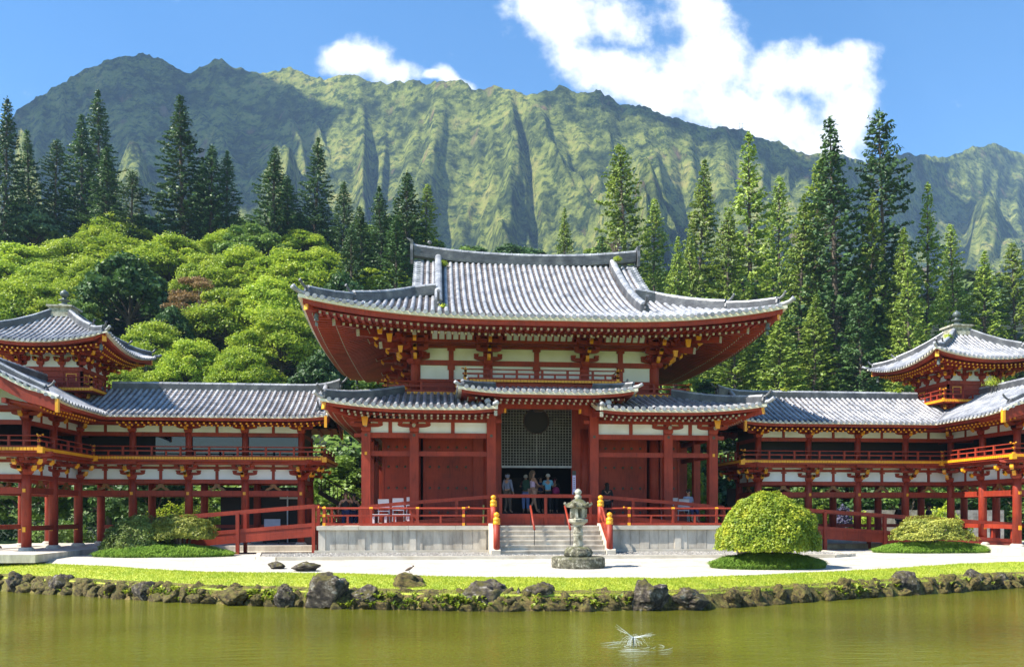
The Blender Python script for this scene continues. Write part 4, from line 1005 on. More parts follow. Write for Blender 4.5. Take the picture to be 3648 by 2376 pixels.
for t in (0,.04,.1,.2,.35,.5,.7,1):
    row = []
    for p in gl: y = p.y+(9.6-p.y)*t; row.append(V3((p.x, y, max(-.02, gz_(y) if t > 0 else min(gz_(p.y), -.02)))))
    rows.append(row)
mb.grid(rows); tag(mb.build('gravel_court', 'gravel'), kind='structure')
mb = MB(); mb.grid([[V3((x, y, .07)) for x in range(-400, 401, 50)] for y in (9.1, 22, 60, 400, 1400)]); tag(mb.build('back_ground', 'backlawn'), kind='structure')
mb = MB(); mb.grid([[V3((x, y, -1.3)) for x in range(-400, 401, 50)] for y in (-400, -31, -5)])
tag(mb.build('pond_bed', 'soil'), kind='structure')
mb = MB(); rows = [[V3((x, y, z)) for x in range(-400, 401, 20)] for y, z in ((-400,.1),(-60,.0),(-33,-.05),(-29.4,-.3),(-28.6,-1.2))]; mb.grid(rows); tag(mb.build('near_bank', 'lawn'), kind='structure')
# water
m, nt_, b = nodes('green_pond_water'); b.inputs['Roughness'].default_value = .04; b.inputs['IOR'].default_value = 1.33; b.inputs['Specular IOR Level'].default_value = .5
n = tex(nt_, .12, 3, sc=(1, 1.6, 1)); r = ramp(nt_, n.outputs[0], [(.35, (.085,.085,.008)), (.6, (.125,.13,.012))]); nt_.links.new(r.outputs[0], b.inputs['Base Color'])
n1 = tex(nt_, 1.6, 3, sc=(.8, 3.6, 1)); n2 = tex(nt_, 9, 2, sc=(1, 2.6, 1))
ad = nt_.nodes.new('ShaderNodeMath'); ad.operation = 'MULTIPLY_ADD'; ad.inputs[1].default_value = .3; nt_.links.new(n2.outputs[0], ad.inputs[0]); nt_.links.new(n1.outputs[0], ad.inputs[2])
bump(nt_, b, ad.outputs[0], .55, .045); M['water'] = m
mb = MB(); mb.grid([[V3((x, y, WZ)) for x in range(-60, 61, 10)] for y in (-29.5, -20, -10, -3)])
tag(mb.build('pond_water', 'water'), kind='structure')
# pebble beds with kerbs in front of the hall
mb = MB(); q = [(-9.9,-3.9),(-9.2,-4.25),(9.6,-4.25),(10.6,-3.6),(10.6,-1.3),(-10.4,-1.3)]
mb.poly([(x,y,.15) for x,y in q], [tuple(range(len(q)))]); 
rr = random.Random(5)
for i in range(5200):
    x = rr.uniform(-9.8, 10.4); y = rr.uniform(-4.2, -1.45); s_ = rr.uniform(.025,.05)
    if abs(x) < 2.2 and y > -3.1: continue
    z = .15; a = rr.uniform(0,PI); c, s2 = math.cos(a)*s_, math.sin(a)*s_
    mb.poly([(x+c,y+s2,z),(x-s2,y+c,z),(x-c,y-s2,z),(x+s2,y-c,z),(x,y,z+s_*.8)], [(0,1,4),(1,2,4),(2,3,4),(3,0,4)])
tag(mb.build('pebble_bed', 'gravel_dark'), kind='stuff', label='dark and pale pebbles filling the bed along the hall platform', cat='pebbles')
mb = MB(); pth = [(-10.45,-1.3),(-9.95,-3.95),(-9.25,-4.3),(9.6,-4.3),(10.65,-3.65),(10.65,-1.3)]
for i in range(len(pth)-1):
    a = V3((*pth[i], .10)); c = V3((*pth[i+1], .10)); n = max(1, int((c-a).length/1.5))
    for k in range(n): mb.beam(a.lerp(c, k/n), a.lerp(c, (k+1)/n), .16, .16)
tag(mb.build('pebble_bed_kerb', 'granite_cap'), kind='structure')

# skyline in directions (u from the photograph -> bearing, elevation ratio)
SKY = [(-1500,620),(-700,520),(0,470),(90,370),(169,330),(230,290),(307,245),(383,215),(450,194),(521,202),(600,228),(675,250),(720,240),(767,214),(812,233),(904,253),(981,253),(1073,264),(1150,273),(1226,268),(1303,288),(1380,299),(1472,284),(1533,284),(1610,291),(1702,319),(1778,317),(1870,325),(1993,319),(2039,325),(2146,340),(2223,368),(2300,380),(2391,417),(2514,452),(2637,460),(2698,491),(2836,529),(2959,555),(3066,572),(3219,553),(3296,551),(3388,552),(3464,529),(3541,511),(3603,536),(3648,552),(3900,600),(4300,560),(5000,700),(6500,900)]
def sky_v(u):
    if u <= SKY[0][0]: return SKY[0][1]
    for i in range(len(SKY)-1):
        if SKY[i][0] <= u <= SKY[i+1][0]: t = (u-SKY[i][0])/(SKY[i+1][0]-SKY[i][0]); return SKY[i][1]+(SKY[i+1][1]-SKY[i][1])*t
    return SKY[-1][1]
def lerpT(T, x):
    if x <= T[0][0]: return T[0][1]
    for i in range(len(T)-1):
        if x <= T[i+1][0]: return T[i][1]+(T[i+1][1]-T[i][1])*(x-T[i][0])/(T[i+1][0]-T[i][0])
    return T[-1][1]
TL = [(50,0),(62,6),(80,17),(110,36),(150,46),(250,75)]
TR = [(50,0),(62,4),(75,8),(110,20),(150,40),(250,72)]
def th(x, y):
    """height of the wooded slope behind the temple; d = distance along the camera axis"""
    dx, dy = x-CAM.x, y-CAM.y; d = dx*math.sin(YAW)+dy*math.cos(YAW); l = dx*math.cos(YAW)-dy*math.sin(YAW)
    k = max(0, min(1, (l/max(d,1)+.22)/.44)); k = k*k*(3-2*k)
    return lerpT(TL, d)*(1-k)+lerpT(TR, d)*k
def hp_(u, d):
    p = at(u, 1825, d); return V3((p.x, p.y, th(p.x, p.y)))
mb = MB(); rows = []
for d in [49, 51]+list(range(54, 170, 5)):
    row = []
    for k in range(0, 91):
        u = -2200+90*k; p = hp_(u, d); p.z += (noise.noise(p*.08)*1.2 if d > 60 else 0)+(-.15 if d < 50 else .0); row.append(p)
    rows.append(row)
mb.grid(rows); tag(mb.build('wooded_slope', 'soil', smooth=True), kind='structure')
# mountains
def rdist(u): return 860+ (max(0, u-2950)/700)**1*330 + 60*math.sin(u*.0021)
def mheight(u, t):
    """t 0..1 from the foot (160 m) to the ridge"""
    rd = rdist(u); d = 160+(rd-160)*t; zr = 1.62+rd*(1825-sky_v(u))/FPX
    e = .16*t+.32*t**2.2+.52*t**3.6
    h0 = 44; z = h0+(zr-h0)*e
    for (u0, v0_, wu, tt) in ((470,440,120,.70),(95,440,90,.66),(1010,500,85,.74),(2290,520,150,.72),(3560,640,120,.75)):
        g = math.exp(-((u-u0-(tt-t)*260)/(wu*(1.5-t)))**2)
        if g > .01:
            dd = 160+(rd-160)*tt; zt = 1.62+dd*(1825-v0_)/FPX; zb_ = h0+(zr-h0)*(.16*tt+.32*tt**2.2+.52*tt**3.6)
            z += (zt-zb_)*g*max(0, min(1, (t-.15)/(tt-.15)))**1.3*(1 if t < tt else max(0, 1-(t-tt)/.16))
    s = u/FPX*800
    w = noise.noise(V3((s*.005, t*2.4, 3.3)))*80+noise.noise(V3((s*.014, t*5, 8.1)))*22+t*40
    def rid(x): return 1-abs(noise.noise(x))*2
    f1 = rid(V3(((s+w)/74, t*1.3, 1.7))); f2 = rid(V3(((s+w*1.3)/34, t*2.3, 5.1))); f3 = rid(V3(((s+w)/15, t*5, 9.1)))
    am = (max(0, min(1, (t-.08)/.25)))*(max(0, 1-t)**.42)
    z += am*(70*(f1-.66)+48*(f2-.62)+20*(f3-.6))
    g1 = abs(noise.noise(V3(((s+w*1.1)/58, t*1.1, 12.7)))); g2 = abs(noise.noise(V3(((s+w*1.5)/24, t*2.6, 15.2))))
    z -= am*(24*max(0, 1-g1*4)+9*max(0, 1-g2*4))
    z += am*14*noise.noise(V3((s*.03, t*14, 0)))+am*8*noise.noise(V3((s*.09, t*36, 7)))+am*3.5*noise.noise(V3((s*.25, t*90, 4)))
    z += (1-am)*7*noise.noise(V3((s*.03, 7, 0)))*(t > .5)+(1-am)*(t > .5)*(4*noise.noise(V3((s*.09,2,0)))+2.6*noise.noise(V3((s*.27,5,0))))+(1-am)*2.0*noise.noise(V3((s*.12, 3, 0)))
    return d, z
NU, NT = 760, 210
mb = MB(); rows = []
for j in range(NT+1):
    t = j/NT; row = []
    for i in range(NU+1):
        u = -1300+(5900)*i/NU; d, z = mheight(u, t); p = at(u, 1825, d); row.append((p.x, p.y, z))
    rows.append(row)
for dd, dz in ((60,-40),(400,-300)): 
    rows.append([(at(-1300+5900*i/NU, 1825, rdist(-1300+5900*i/NU)+dd).x, at(-1300+5900*i/NU, 1825, rdist(-1300+5900*i/NU)+dd).y, rows[NT][i][2]+dz) for i in range(NU+1)])
mb.grid(rows)
m, nt_, b = nodes('green_cliffs'); b.inputs['Roughness'].default_value = .95; b.inputs['Specular IOR Level'].default_value = .1
n = tex(nt_, .022, 10, rough=.74); r = ramp(nt_, n.outputs[0], [(.36, (.02,.045,.014)), (.45, (.10,.13,.03)), (.54, (.29,.33,.07)), (.68, (.50,.43,.13))])
n2 = tex(nt_, .12, 5, rough=.7); r2 = ramp(nt_, n2.outputs[0], [(.40, (.16,.26,.22)), (.53, (1,1,1))])
mx = nt_.nodes.new('ShaderNodeMix'); mx.data_type = 'RGBA'; mx.blend_type = 'MULTIPLY'; mx.inputs[0].default_value = 1
nt_.links.new(r.outputs[0], mx.inputs[6]); nt_.links.new(r2.outputs[0], mx.inputs[7])
n3 = tex(nt_, .03, 5, sc=(1.6,1.6,.35)); r3 = ramp(nt_, n3.outputs[0], [(.62, (0,0,0)), (.74, (1,1,1))])
m3 = nt_.nodes.new('ShaderNodeMix'); m3.data_type = 'RGBA'; nt_.links.new(r3.outputs[0], m3.inputs[0]); nt_.links.new(mx.outputs[2], m3.inputs[6]); m3.inputs[7].default_value = (.30,.19,.11,1)
nt_.links.new(m3.outputs[2], b.inputs['Base Color']); n4 = tex(nt_, .07, 9, rough=.75); bump(nt_, b, n4.outputs[0], 1.0, 14)
M['cliff'] = m
tag(mb.build('mountains', 'cliff', smooth=True), kind='structure')
# far woods on the lower mountain
fr = random.Random(11); mb = MB()
for i in range(9000):
    u = fr.uniform(-100, 3750); t = fr.random()**1.5*.62; d, z = mheight(u, t)
    nn = noise.noise(V3((u*.004, t*6, 2.2)))
    if nn < -.05+t*.55: continue
    p = at(u, 1825, d); s_ = fr.uniform(1.6, 3.4)
    for k in range(11):
        a = fr.uniform(0, 2*PI); el = fr.uniform(.1, 1.4); c = V3((p.x+s_*math.cos(a)*math.cos(el), p.y+s_*math.sin(a)*math.cos(el), z+s_*.6+s_*math.sin(el)*1.1))
        nrm = (c-V3((p.x,p.y,z+s_*.3))).normalized()+V3((fr.uniform(-.5,.5),fr.uniform(-.5,.5),fr.uniform(-.2,.6))); nrm.normalize()
        q = nrm.orthogonal().normalized(); w_ = nrm.cross(q); r_ = s_*fr.uniform(.4,.7)
        mb.poly([c+q*r_, c+w_*r_, c-q*r_, c-w_*r_], [(0,1,2,3)])
M['leaf_far'] = leafmat('far_tree_leaves', (.035,.07,.02), (.12,.17,.04), .05, .2)
tag(mb.build('mountain_woods', 'leaf_far'), 'far bushy woods covering the lower slopes of the mountain', 'woods', kind='stuff')

# ================================================================== TREES
def quad(mb, c, nrm, r, rnd, asp=1.0):
    q = nrm.orthogonal().normalized(); w = nrm.cross(q); a = rnd.uniform(0, PI)
    q, w = q*math.cos(a)+w*math.sin(a), w*math.cos(a)-q*math.sin(a)
    mb.poly([c+q*r, c+w*r*asp, c-q*r, c-w*r*asp], [(0,1,2,3)])
def rvec(rnd): 
    while True:
        v = V3((rnd.uniform(-1,1), rnd.uniform(-1,1), rnd.uniform(-1,1)))
        if .05 < v.length < 1: return v.normalized()
def pine_proto(seed, leaf, sparse=0.0, bare=.12, blunt=False):
    """25 m tall column pine"""
    rnd = random.Random(seed); H = 25; root = thing('column_pine', 'x', 'pine tree'); tr = MB(); cr = MB(); z = H*bare; 
    tr.tube([(0,0,-.5),(.04*seed%.1,0,H*.3),(.08,0,H*.6),(0,0,H*.98)], [.34,.26,.16,.03], 7)
    lb = MB()
    while z < H-.25:
        t = z/H; L = 3.3*min(1, ((1-t)*1.7)**.85+.04)*(.66+.34*min(1, t/.25))
        if blunt: L = 2.7*min(1, ((1-t)*3.2)**.6+.03)*(.7+.3*min(1, t/.3))*(1+.18*math.sin(z*1.1+seed))
        elif seed % 2: L *= 1+.15*math.sin(z*.8+seed)
        n = rnd.choice((5,6,6,7)); a0 = rnd.uniform(0, 2*PI); w_ = rnd.uniform(.82, 1.12)
        for k in range(n):
            if rnd.random() < sparse: continue
            a = a0+2*PI*k/n+rnd.uniform(-.2,.2); l = L*w_*rnd.uniform(.78,1.1); d = V3((math.cos(a), math.sin(a), 0)); up = rnd.uniform(.05,.25)
            base = V3((0,0,z))
            if l > .9: tr.tube([base, base+d*l*.5+V3((0,0,l*up*.2)), base+d*l*.92+V3((0,0,l*up*.75))], [.04,.03,.015], 4)
            m_ = max(7, int(l*15))
            for q in range(m_):
                f = rnd.uniform(.22, 1.02)**.8; c = base+d*l*f+V3((0,0,l*up*f*f))
                s_ = rnd.uniform(.15,.27)*(.75+.5*(1-t)); c += V3((rnd.uniform(-1,1),rnd.uniform(-1,1),rnd.uniform(-.5,.7)))*s_*.8
                nn = (V3((0,0,.9))+d*.5+rvec(rnd)*.8).normalized(); quad(cr, c, nn, s_, rnd, .55)
        z += rnd.uniform(.36,.55)*(.72 if t > .7 else 1)
    for q in range(30): c = V3((rnd.uniform(-.1,.1), rnd.uniform(-.1,.1), H-rnd.uniform(0,1.2))); quad(cr, c, (rvec(rnd)+V3((0,0,.3))).normalized(), .16, rnd, .5)
    tr.build('trunk', 'bark', root); cr.build('crown', leaf, root); return root
def crown_clump(cr, c, rx, rz, n, size, rnd, asp=.6):
    for i in range(n):
        v = rvec(rnd); 
        if v.z < -.35: v.z *= -.5
        f = rnd.uniform(.6, 1.12)
        wob = 1+.22*noise.noise(v*2.3+c)
        p = c+V3((v.x*rx, v.y*rx, v.z*rz))*f*wob
        nn = (v*.7+V3((0,0,.4))+rvec(rnd)*.9).normalized(); quad(cr, p, nn, size*rnd.uniform(.65,1.25), rnd, asp)
def broad_proto(name, seed, leaf, H=9.0, RX=4.0, flat=.6, nc=62, per=370, size=.122, bark='bark', trunks=1):
    rnd = random.Random(seed); root = thing(name, 'x', 'tree'); tr = MB(); cr = MB(); ctr = []
    for i in range(nc):
        a = 2.39996*i+rnd.uniform(-.3,.3); f = math.sqrt((i+.5)/nc); rr_ = RX*.80*f; z = H*(.93-.42*f**1.6)+rnd.uniform(-.9,.5)
        r = RX*rnd.uniform(.15,.31); c = V3((rr_*math.cos(a), rr_*math.sin(a), z-r*flat)); ctr.append(c); crown_clump(cr, c, r, r*(flat+.18), per, size, rnd)
    for i in range(int(nc*.5)):     # lower skirts
        a = rnd.uniform(0, 2*PI); r = RX*rnd.uniform(.2,.3); rr_ = RX*rnd.uniform(.6,.85); c = V3((rr_*math.cos(a), rr_*math.sin(a), H*rnd.uniform(.28,.5))); crown_clump(cr, c, r, r*(flat+.25), int(per*.7), size, rnd); 
        if i % 2: ctr.append(c)
    fork = V3((rnd.uniform(-.3,.3), rnd.uniform(-.3,.3), H*.33)); tr.tube([(0,0,-1), (fork.x*.4, fork.y*.4, H*.16), fork], [.26,.2,.16], 8)
    for c in ctr[::2]:
        m_ = fork.lerp(c, .5)+V3((0,0,-.35)); tr.tube([fork+V3((0,0,rnd.uniform(-.8,0))), m_, c], [.1,.06,.025], 5)
    tr.build('trunk', bark, root); cr.build('crown', leaf, root); return root
used = set(); rndp = random.Random(5)
def plant(pro, loc, s, sz, rz, label, group=None):
    if pro.name not in used: used.add(pro.name); o = pro; o.location = loc; o.rotation_euler = (0,0,rz)
    else: o = dup(pro, loc, rz)
    o.rotation_euler = (rndp.uniform(-.035,.035), rndp.uniform(-.035,.035), rz); o.scale = (s, s*rndp.uniform(.9,1.1), sz); o['label'] = label
    if group: o['group'] = group
    return o
PINES_ = None
PINES = [pine_proto(1, 'leaf_pine'), pine_proto(2, 'leaf_pine', .06), pine_proto(3, 'leaf_pine', .16, .2), pine_proto(4, 'leaf_pine2', .08), pine_proto(5, 'leaf_pine2', .14, .16, True), pine_proto(6, 'leaf_pine', .22, .22, True), pine_proto(7, 'leaf_pine2', .24, .1)]
PL = [  # tip u, tip v, distance, crown width in picture px (2380 wide), kind, label
 (12,340,104,75,1,'dark pine cut by the left edge of the photo'),
 (113,463,108,60,0,'dark short pine second from the left edge, between two taller ones'),
 (195,499,108,62,5,'blunt dark pine left of the tallest left hand pair'),
 (300,404,112,85,0,'pine leaning against the left side of the tall twin pair above the round bushy tree'),
 (356,325,118,80,2,'tallest pine of the left group with a thin pale green top'),
 (380,518,106,78,0,'lower dark pine right of the tallest pine of the left group'),
 (466,610,104,62,5,'short see-through pine standing before the lit mountain spur'),
 (657,346,106,105,0,'very tall dense pine standing alone against the shaded mountain'),
 (711,573,110,60,1,'short pine squeezed against the right side of the very tall lone pine'),
 (748,518,106,75,1,'middle pine right of the very tall lone pine'),
 (803,542,108,62,2,'slender pine with a bare lower trunk, right end of the lone pine cluster'),
 (968,518,104,85,0,'dense cone shaped pine above the light green canopy'),
 (1030,628,108,65,1,'low bushy pine between the cone shaped pine and the slim tall pine'),
 (1119,493,110,70,2,'slim tall pine with thin foliage left of the hall roof'),
 (1223,640,106,55,1,'small narrow dark pine between the slim tall pine and the hall pines'),
 (1295,736,88,80,0,'dark pine rising just behind the left roof corner of the hall'),
 (1364,660,92,70,2,'thin pine behind the left of the hall, before its tallest neighbour'),
 (1441,605,94,90,1,'tallest dark pine behind the left end of the hall ridge'),
 (1410,770,84,85,0,'low dark pine in front of the tall one left of the ridge end'),
 (1510,660,96,62,4,'lighter green pine immediately left of the hall ridge end'),
 (1250,800,84,70,1,'low dark pine above the left hip of the hall roof'),
 (2016,736,100,62,3,'small pine peeking above the middle of the hall ridge'),
 (2246,506,92,130,4,'pale sparse pine with dead twigs above the right ridge end'),
 (2476,567,88,105,3,'light green pine right of the pale sparse pine'),
 (2483,812,78,80,3,'low light green pine in front of its taller twin above the right hip'),
 (2675,460,84,130,6,'broad light green pine above the right roof corner of the hall'),
 (2765,620,92,90,4,'pale pine half hidden behind the broad light green pine'),
 (2882,567,80,112,4,'round topped light pine left of the two tallest dark pines'),
 (2992,412,76,165,0,'tallest dark pine on the right, left one of the pair against the cloud'),
 (3163,391,78,135,5,'tall dark pine against blue sky with a bare lower trunk'),
 (3304,650,80,96,6,'pointed light green pine left of the right tower finial'),
 (3411,790,82,75,4,'short thin pine right behind the right tower finial'),
 (3633,860,80,90,4,'pale pine cut by the right edge of the photo'),
 (2780,1130,66,120,3,'low dark pine between the hall roof and the right wing'),
 (2900,1050,68,110,3,'low dark pine behind the ridge of the right wing'),
 (2620,1120,70,110,4,'low pine with bare twigs under the right eave of the hall'),
 (3080,1000,66,120,2,'low pine left of the right tower eave'),
 (2400,840,74,90,3,'light green pine standing between the pale sparse pine and its taller light neighbour'),
 (2580,760,80,100,4,'thin light green pine left of the broad light green pine'),
 (2840,700,78,110,3,'light green pine filling the gap left of the round topped light pine'),
 (3080,690,76,100,3,'dark pine standing low between the two tallest dark pines'),
 (3230,800,74,90,3,'dark pine low between the tall bare trunked pine and the pointed light one'),
 (3500,900,80,100,3,'light green pine between the tower finial and the right edge'),
 (2150,840,88,80,0,'small dark pine behind the right part of the hall ridge'),
 (2330,700,96,80,4,'faint pale pine right of the bare shrub on the ridge end'),
 (3240,930,70,90,6,'mid height pine behind the left eave of the right tower'),
]
tr_ = random.Random(21)
for (u, v, d, w_, kd, lab) in PL:
    p = hp_(u, d); tip = at(u, v, d); H = tip.z-p.z; W_ = w_/1903.5*d
    plant(PINES[kd], p, W_/(4.9 if u < 1900 else 5.4), H/25, tr_.uniform(0, 6.28), lab, 'column pines on the slope behind the temple')
KOA = [broad_proto('spreading_tree', 31, 'leaf_koa', flat=.58), broad_proto('spreading_tree', 32, 'leaf_koa', flat=.66, nc=50), broad_proto('spreading_tree', 33, 'leaf_koa', H=8, flat=.52, nc=62, per=350, bark='barkpale')]
DRK = [broad_proto('leafy_tree', 41, 'leaf_dark', flat=.7, nc=24, per=300, size=.22), broad_proto('leafy_tree', 42, 'leaf_mid', flat=.65, nc=24, per=300, size=.2)]
BLU = broad_proto('leafy_tree', 43, 'leaf_blue', flat=.6, nc=20, per=240, size=.26)
RUS = broad_proto('blossoming_tree', 44, 'leaf_rust', H=9, RX=3.2, flat=.3, nc=16, per=420, size=.1, bark='barkpale')
def solve(u, v, h):
    for k in range(500):
        d = 52+k*.25; p = hp_(u, d); q = 1825-FPX*(p.z+h-1.62)/d
        if q <= v: return d, p
    return d, p
BT = [ # centre u, top v, crown width px(2380), height m, proto, label
 (120,720,150,8,BLU,'bluish green leafy tree at the left edge below the dark pines'),
 (90,850,190,8,KOA[0],'light green tree lowest in front of the bluish tree at the left edge'),
 (250,830,170,8,KOA[1],'light green tree right of the bluish leafy tree'),
 (430,812,200,8,KOA[2],'bright green tree under the short see-through pine'),
 (620,835,210,8,KOA[0],'flat layered light green tree below the very tall lone pine'),
 (740,880,150,8,KOA[1],'layered green tree under the slender bare trunked pine'),
 (850,800,120,7,DRK[1],'deeper green leafy tree between the two pine clusters'),
 (930,790,150,8,DRK[1],'mid green tree beneath the dense cone shaped pine'),
 (1050,850,220,9,KOA[2],'wide light green tree below the slim tall pine'),
 (1160,870,160,8,KOA[0],'light green tree nearest the left roof tip of the hall'),
 (880,870,200,8,KOA[0],'pale green tree in the middle of the light canopy'),
 (60,985,180,8,KOA[1],'light green tree at the left edge above the tower roof'),
 (200,960,190,8,KOA[2],'light green tree directly above the left tower finial'),
 (330,900,150,8,KOA[0],'yellow green tree left of the dark round tree'),
 (455,885,220,10,DRK[0],'dark round leafy tree amid the light green canopy'),
 (690,955,190,9,RUS,'rusty blossoming umbrella tree with a pale forked trunk'),
 (820,1000,190,8,KOA[1],'light green tree right of the rusty blossoming tree'),
 (960,960,190,9,KOA[0],'spreading green tree left of the hall roof corner'),
 (1090,980,160,8,KOA[2],'green tree tucked beside the left eave of the hall'),
 (600,1080,120,7,DRK[0],'dark leafy tree beneath the rusty blossoming tree'),
 (550,1125,180,7,KOA[1],'near light green tree right of the left tower roof'),
 (690,1180,170,7,KOA[0],'near light green tree above the middle of the left wing roof'),
 (860,1190,170,7,KOA[2],'near light green tree above the right half of the left wing roof'),
 (1000,1075,210,8,KOA[1],'large light green tree under the left eave of the hall'),
 (1130,1230,150,7,DRK[0],'dark tree in the gap between the left wing and the hall'),
 (440,1290,140,5,KOA[0],'low light green tree behind the left tower balcony'),
 (560,1290,150,5,KOA[2],'low light green tree behind the left end of the left wing ridge'),
 (300,1060,130,7,DRK[1],'mid green tree behind the left tower jewel'),
 (3540,1000,150,9,BLU,'bluish green leafy tree right of the right tower finial'),
 (3400,1010,110,8,DRK[1],'green tree low behind the right tower roof'),
 (2700,1260,150,7,DRK[1],'leafy tree behind the right corner balcony of the hall'),
 (2560,1300,120,6,DRK[1],'small leafy tree below the right eave of the hall'),
 (3120,1290,120,6,DRK[1],'leafy tree in front of the pines by the right tower'),
 (2900,1290,160,6,DRK[0],'dark tree in the hollow behind the right wing ridge'),
 (3060,1180,140,8,DRK[0],'dark tree in the shadow left of the right tower'),
 (3620,1230,120,8,DRK[1],'green tree beyond the right end of the right tower'),
 (40,1110,120,8,KOA[1],'light green tree showing over the far left tower roof'),
 (1230,960,150,9,DRK[0],'dark tree beneath the hall pines'),
 (2350,960,130,9,DRK[1],'green tree filling the foot of the pale sparse pine'),
 (1640,872,130,8,DRK[1],'green tree top peeking over the left third of the hall ridge'),
 (1830,880,150,8,DRK[0],'dark tree top peeking over the middle of the hall ridge'),
 (2130,868,130,8,DRK[1],'green tree top peeking over the hall ridge right of the small pine'),
 (2560,1000,140,9,DRK[1],'green tree at the foot of the light green pines'),
]
for (u, v, w_, h, pr_, lab) in BT:
    d, p = solve(u, v, h); s = w_/1903.5*d/8.2
    plant(pr_, p, s*1.12, max(h/9, .75*s), tr_.uniform(0, 6.28), lab, 'broad trees on the slope behind the temple')
# mid distance fill on the slope so that no bare earth shows
FILL = [KOA[0], KOA[1], DRK[1], DRK[0]]
nf = 0
for d, vh in ((66,7),(78,7),(92,8),(108,8),(126,9),(148,9)):
    for k in range(int(4300/(900/ (d/60.)) )+4):
        u = -200+k*560*60/d+tr_.uniform(-90,90)
        if u > 3850: continue
        p = hp_(u, d+tr_.uniform(-4,4)); left = u < 1350
        pr_ = FILL[tr_.choice((0,1,0,1,0,2))] if left and d < 115 else FILL[tr_.choice((2,3,3))]
        s = tr_.uniform(.85,1.2); plant(pr_, p, s*1.15, s*vh/9*.75, tr_.uniform(0,6.28), 'leafy tree on the wooded slope, partly hidden by the trees before it', 'hidden trees filling the slope'); nf += 1
ur = random.Random(77); mb = MB()
for i in range(42000):
    x = ur.uniform(-42, 46); z = ur.random()**1.3*3.6; y = 16.5+ur.uniform(-1.2,1.2)+.5*z*noise.noise(V3((x*.5,z,0))); z *= .75+.5*noise.noise(V3((x*.25,0,3)))+.25
    quad(mb, V3((x,y,z+.05)), (rvec(ur)+V3((0,-.5,.5))).normalized(), ur.uniform(.07,.16), ur, .6)
tag(mb.build('undergrowth', 'leaf_dark'), 'dense dark undergrowth along the foot of the slope behind the wings', 'undergrowth', kind='stuff')
mb = MB()
for i in range(5200):
    d = 52+ur.random()**1.4*60; p = hp_(ur.uniform(-150, 3800), d); s_ = ur.uniform(.7,1.5)
    for k in range(12):
        v = rvec(ur); v.z = abs(v.z); quad(mb, p+v*s_, (v+V3((0,-.2,.4))+rvec(ur)*.4).normalized(), ur.uniform(.2,.42), ur, .6)
tag(mb.build('slope_brush', 'leaf_mid'), 'tangled green brush covering the ground between the trees of the slope', 'brush', kind='stuff')
# row of trees and shrubs straight behind the buildings
BK = [(-29,13,5.5,DRK[0]),(-25,12.5,5,DRK[1]),(-21.5,14,5.5,DRK[0]),(-18.4,12,4.5,DRK[0]),(-15,13.5,5,DRK[1]),(-12,15,5.4,DRK[0]),(-9.2,12.5,5.2,DRK[0]),(-8.9,9.5,4.6,DRK[1]),(9.3,13,5,DRK[1]),(12.4,14.5,5,DRK[0]),(15.6,13,4.6,DRK[1]),(19,14.5,5.2,DRK[0]),(22.5,13,5,DRK[1]),(26,14,5.5,DRK[0]),(30,13,5.5,DRK[1]),(34,15,6,DRK[0])]
names_ = ['far left end','left outer column','left corner tower foot','second bay of the left wing','middle of the left wing','right half of the left wing','inner end of the left wing','gap beside the hall left side','gap beside the hall right side','inner bays of the right wing','middle of the right wing','outer bays of the right wing','right corner tower foot','right edge','far right edge beyond the tower','outermost right edge']
for (x, y, h, pr_), nm in zip(BK, names_):
    plant(pr_, (x, y, 0), h/7.5, h/9, tr_.uniform(0,6.28), 'shady leafy tree behind the wings, at the '+nm, 'trees close behind the wings')

# ================================================================== SHRUBS
def shrub(name, label, c, rx, ry, h, z0, leaf, n, size, seed, lump=.18, flatb=.0, trunk=True, lowe=-.12, wood='bark'):
    rnd = random.Random(seed); root = thing(name, label, 'bush', c); cr = MB(); c = V3(c)
    for i in range(n):
        a = rnd.uniform(0, 2*PI); e = rnd.uniform(lowe, 1); el = math.asin(e)
        v = V3((math.cos(a)*math.cos(el), math.sin(a)*math.cos(el), math.sin(el)))
        wob = 1+lump*noise.noise(v*2.1+V3((seed,0,0)))+lump*.5*noise.noise(v*6+V3((seed,0,0)))
        f = rnd.choice((rnd.uniform(.93,1.03), rnd.uniform(.8,1.0)))*wob
        p = c+V3((v.x*rx*f, v.y*ry*f, z0+v.z*h*f))
        nn = (v*.9+V3((0,0,.35))+rvec(rnd)*.75).normalized(); quad(cr, p, nn, size*rnd.uniform(.6,1.3), rnd, .65)
    cr.build('foliage', leaf, root)
    if trunk:
        t = MB()
        for k in range(7):
            a = 2*PI*k/7+.3; r = rnd.uniform(.05,.16)*rx; q = V3((math.cos(a),math.sin(a),0)); t.tube([c+q*r, c+q*r*1.8+V3((0,0,z0*.7)), c+q*rx*.55+V3((0,0,z0+h*.35))], [.05,.045,.02], 6)
        t.build('stems', wood, root)
    return root
pb = at(2735, 1900, 24.3)
shrub('dome_bush', 'large clipped dome bush, bright yellow green, beside the platform on the right', (pb.x, pb.y, 0), 1.46, 1.36, 1.64, .56, 'leaf_yellow', 32000, .040, 1, .10, lowe=-.03)
r3 = at(3320, 1900, 31.0)
shrub('azalea_bush', 'low reddish green layered bush under the right wing', (r3.x, r3.y, .1), 1.42, .8, .66, .66, 'leaf_azalea', 16000, .034, 2, .3, lowe=-.25)
l3 = at(489, 1900, 28.6)
shrub('azalea_bush', 'dark low bush growing in the left grass mound', (l3.x, l3.y, .1), 1.18, .75, .95, .42, 'leaf_shrub', 16000, .034, 3, .25, lowe=-.3)
l4 = at(645, 1900, 28.5)
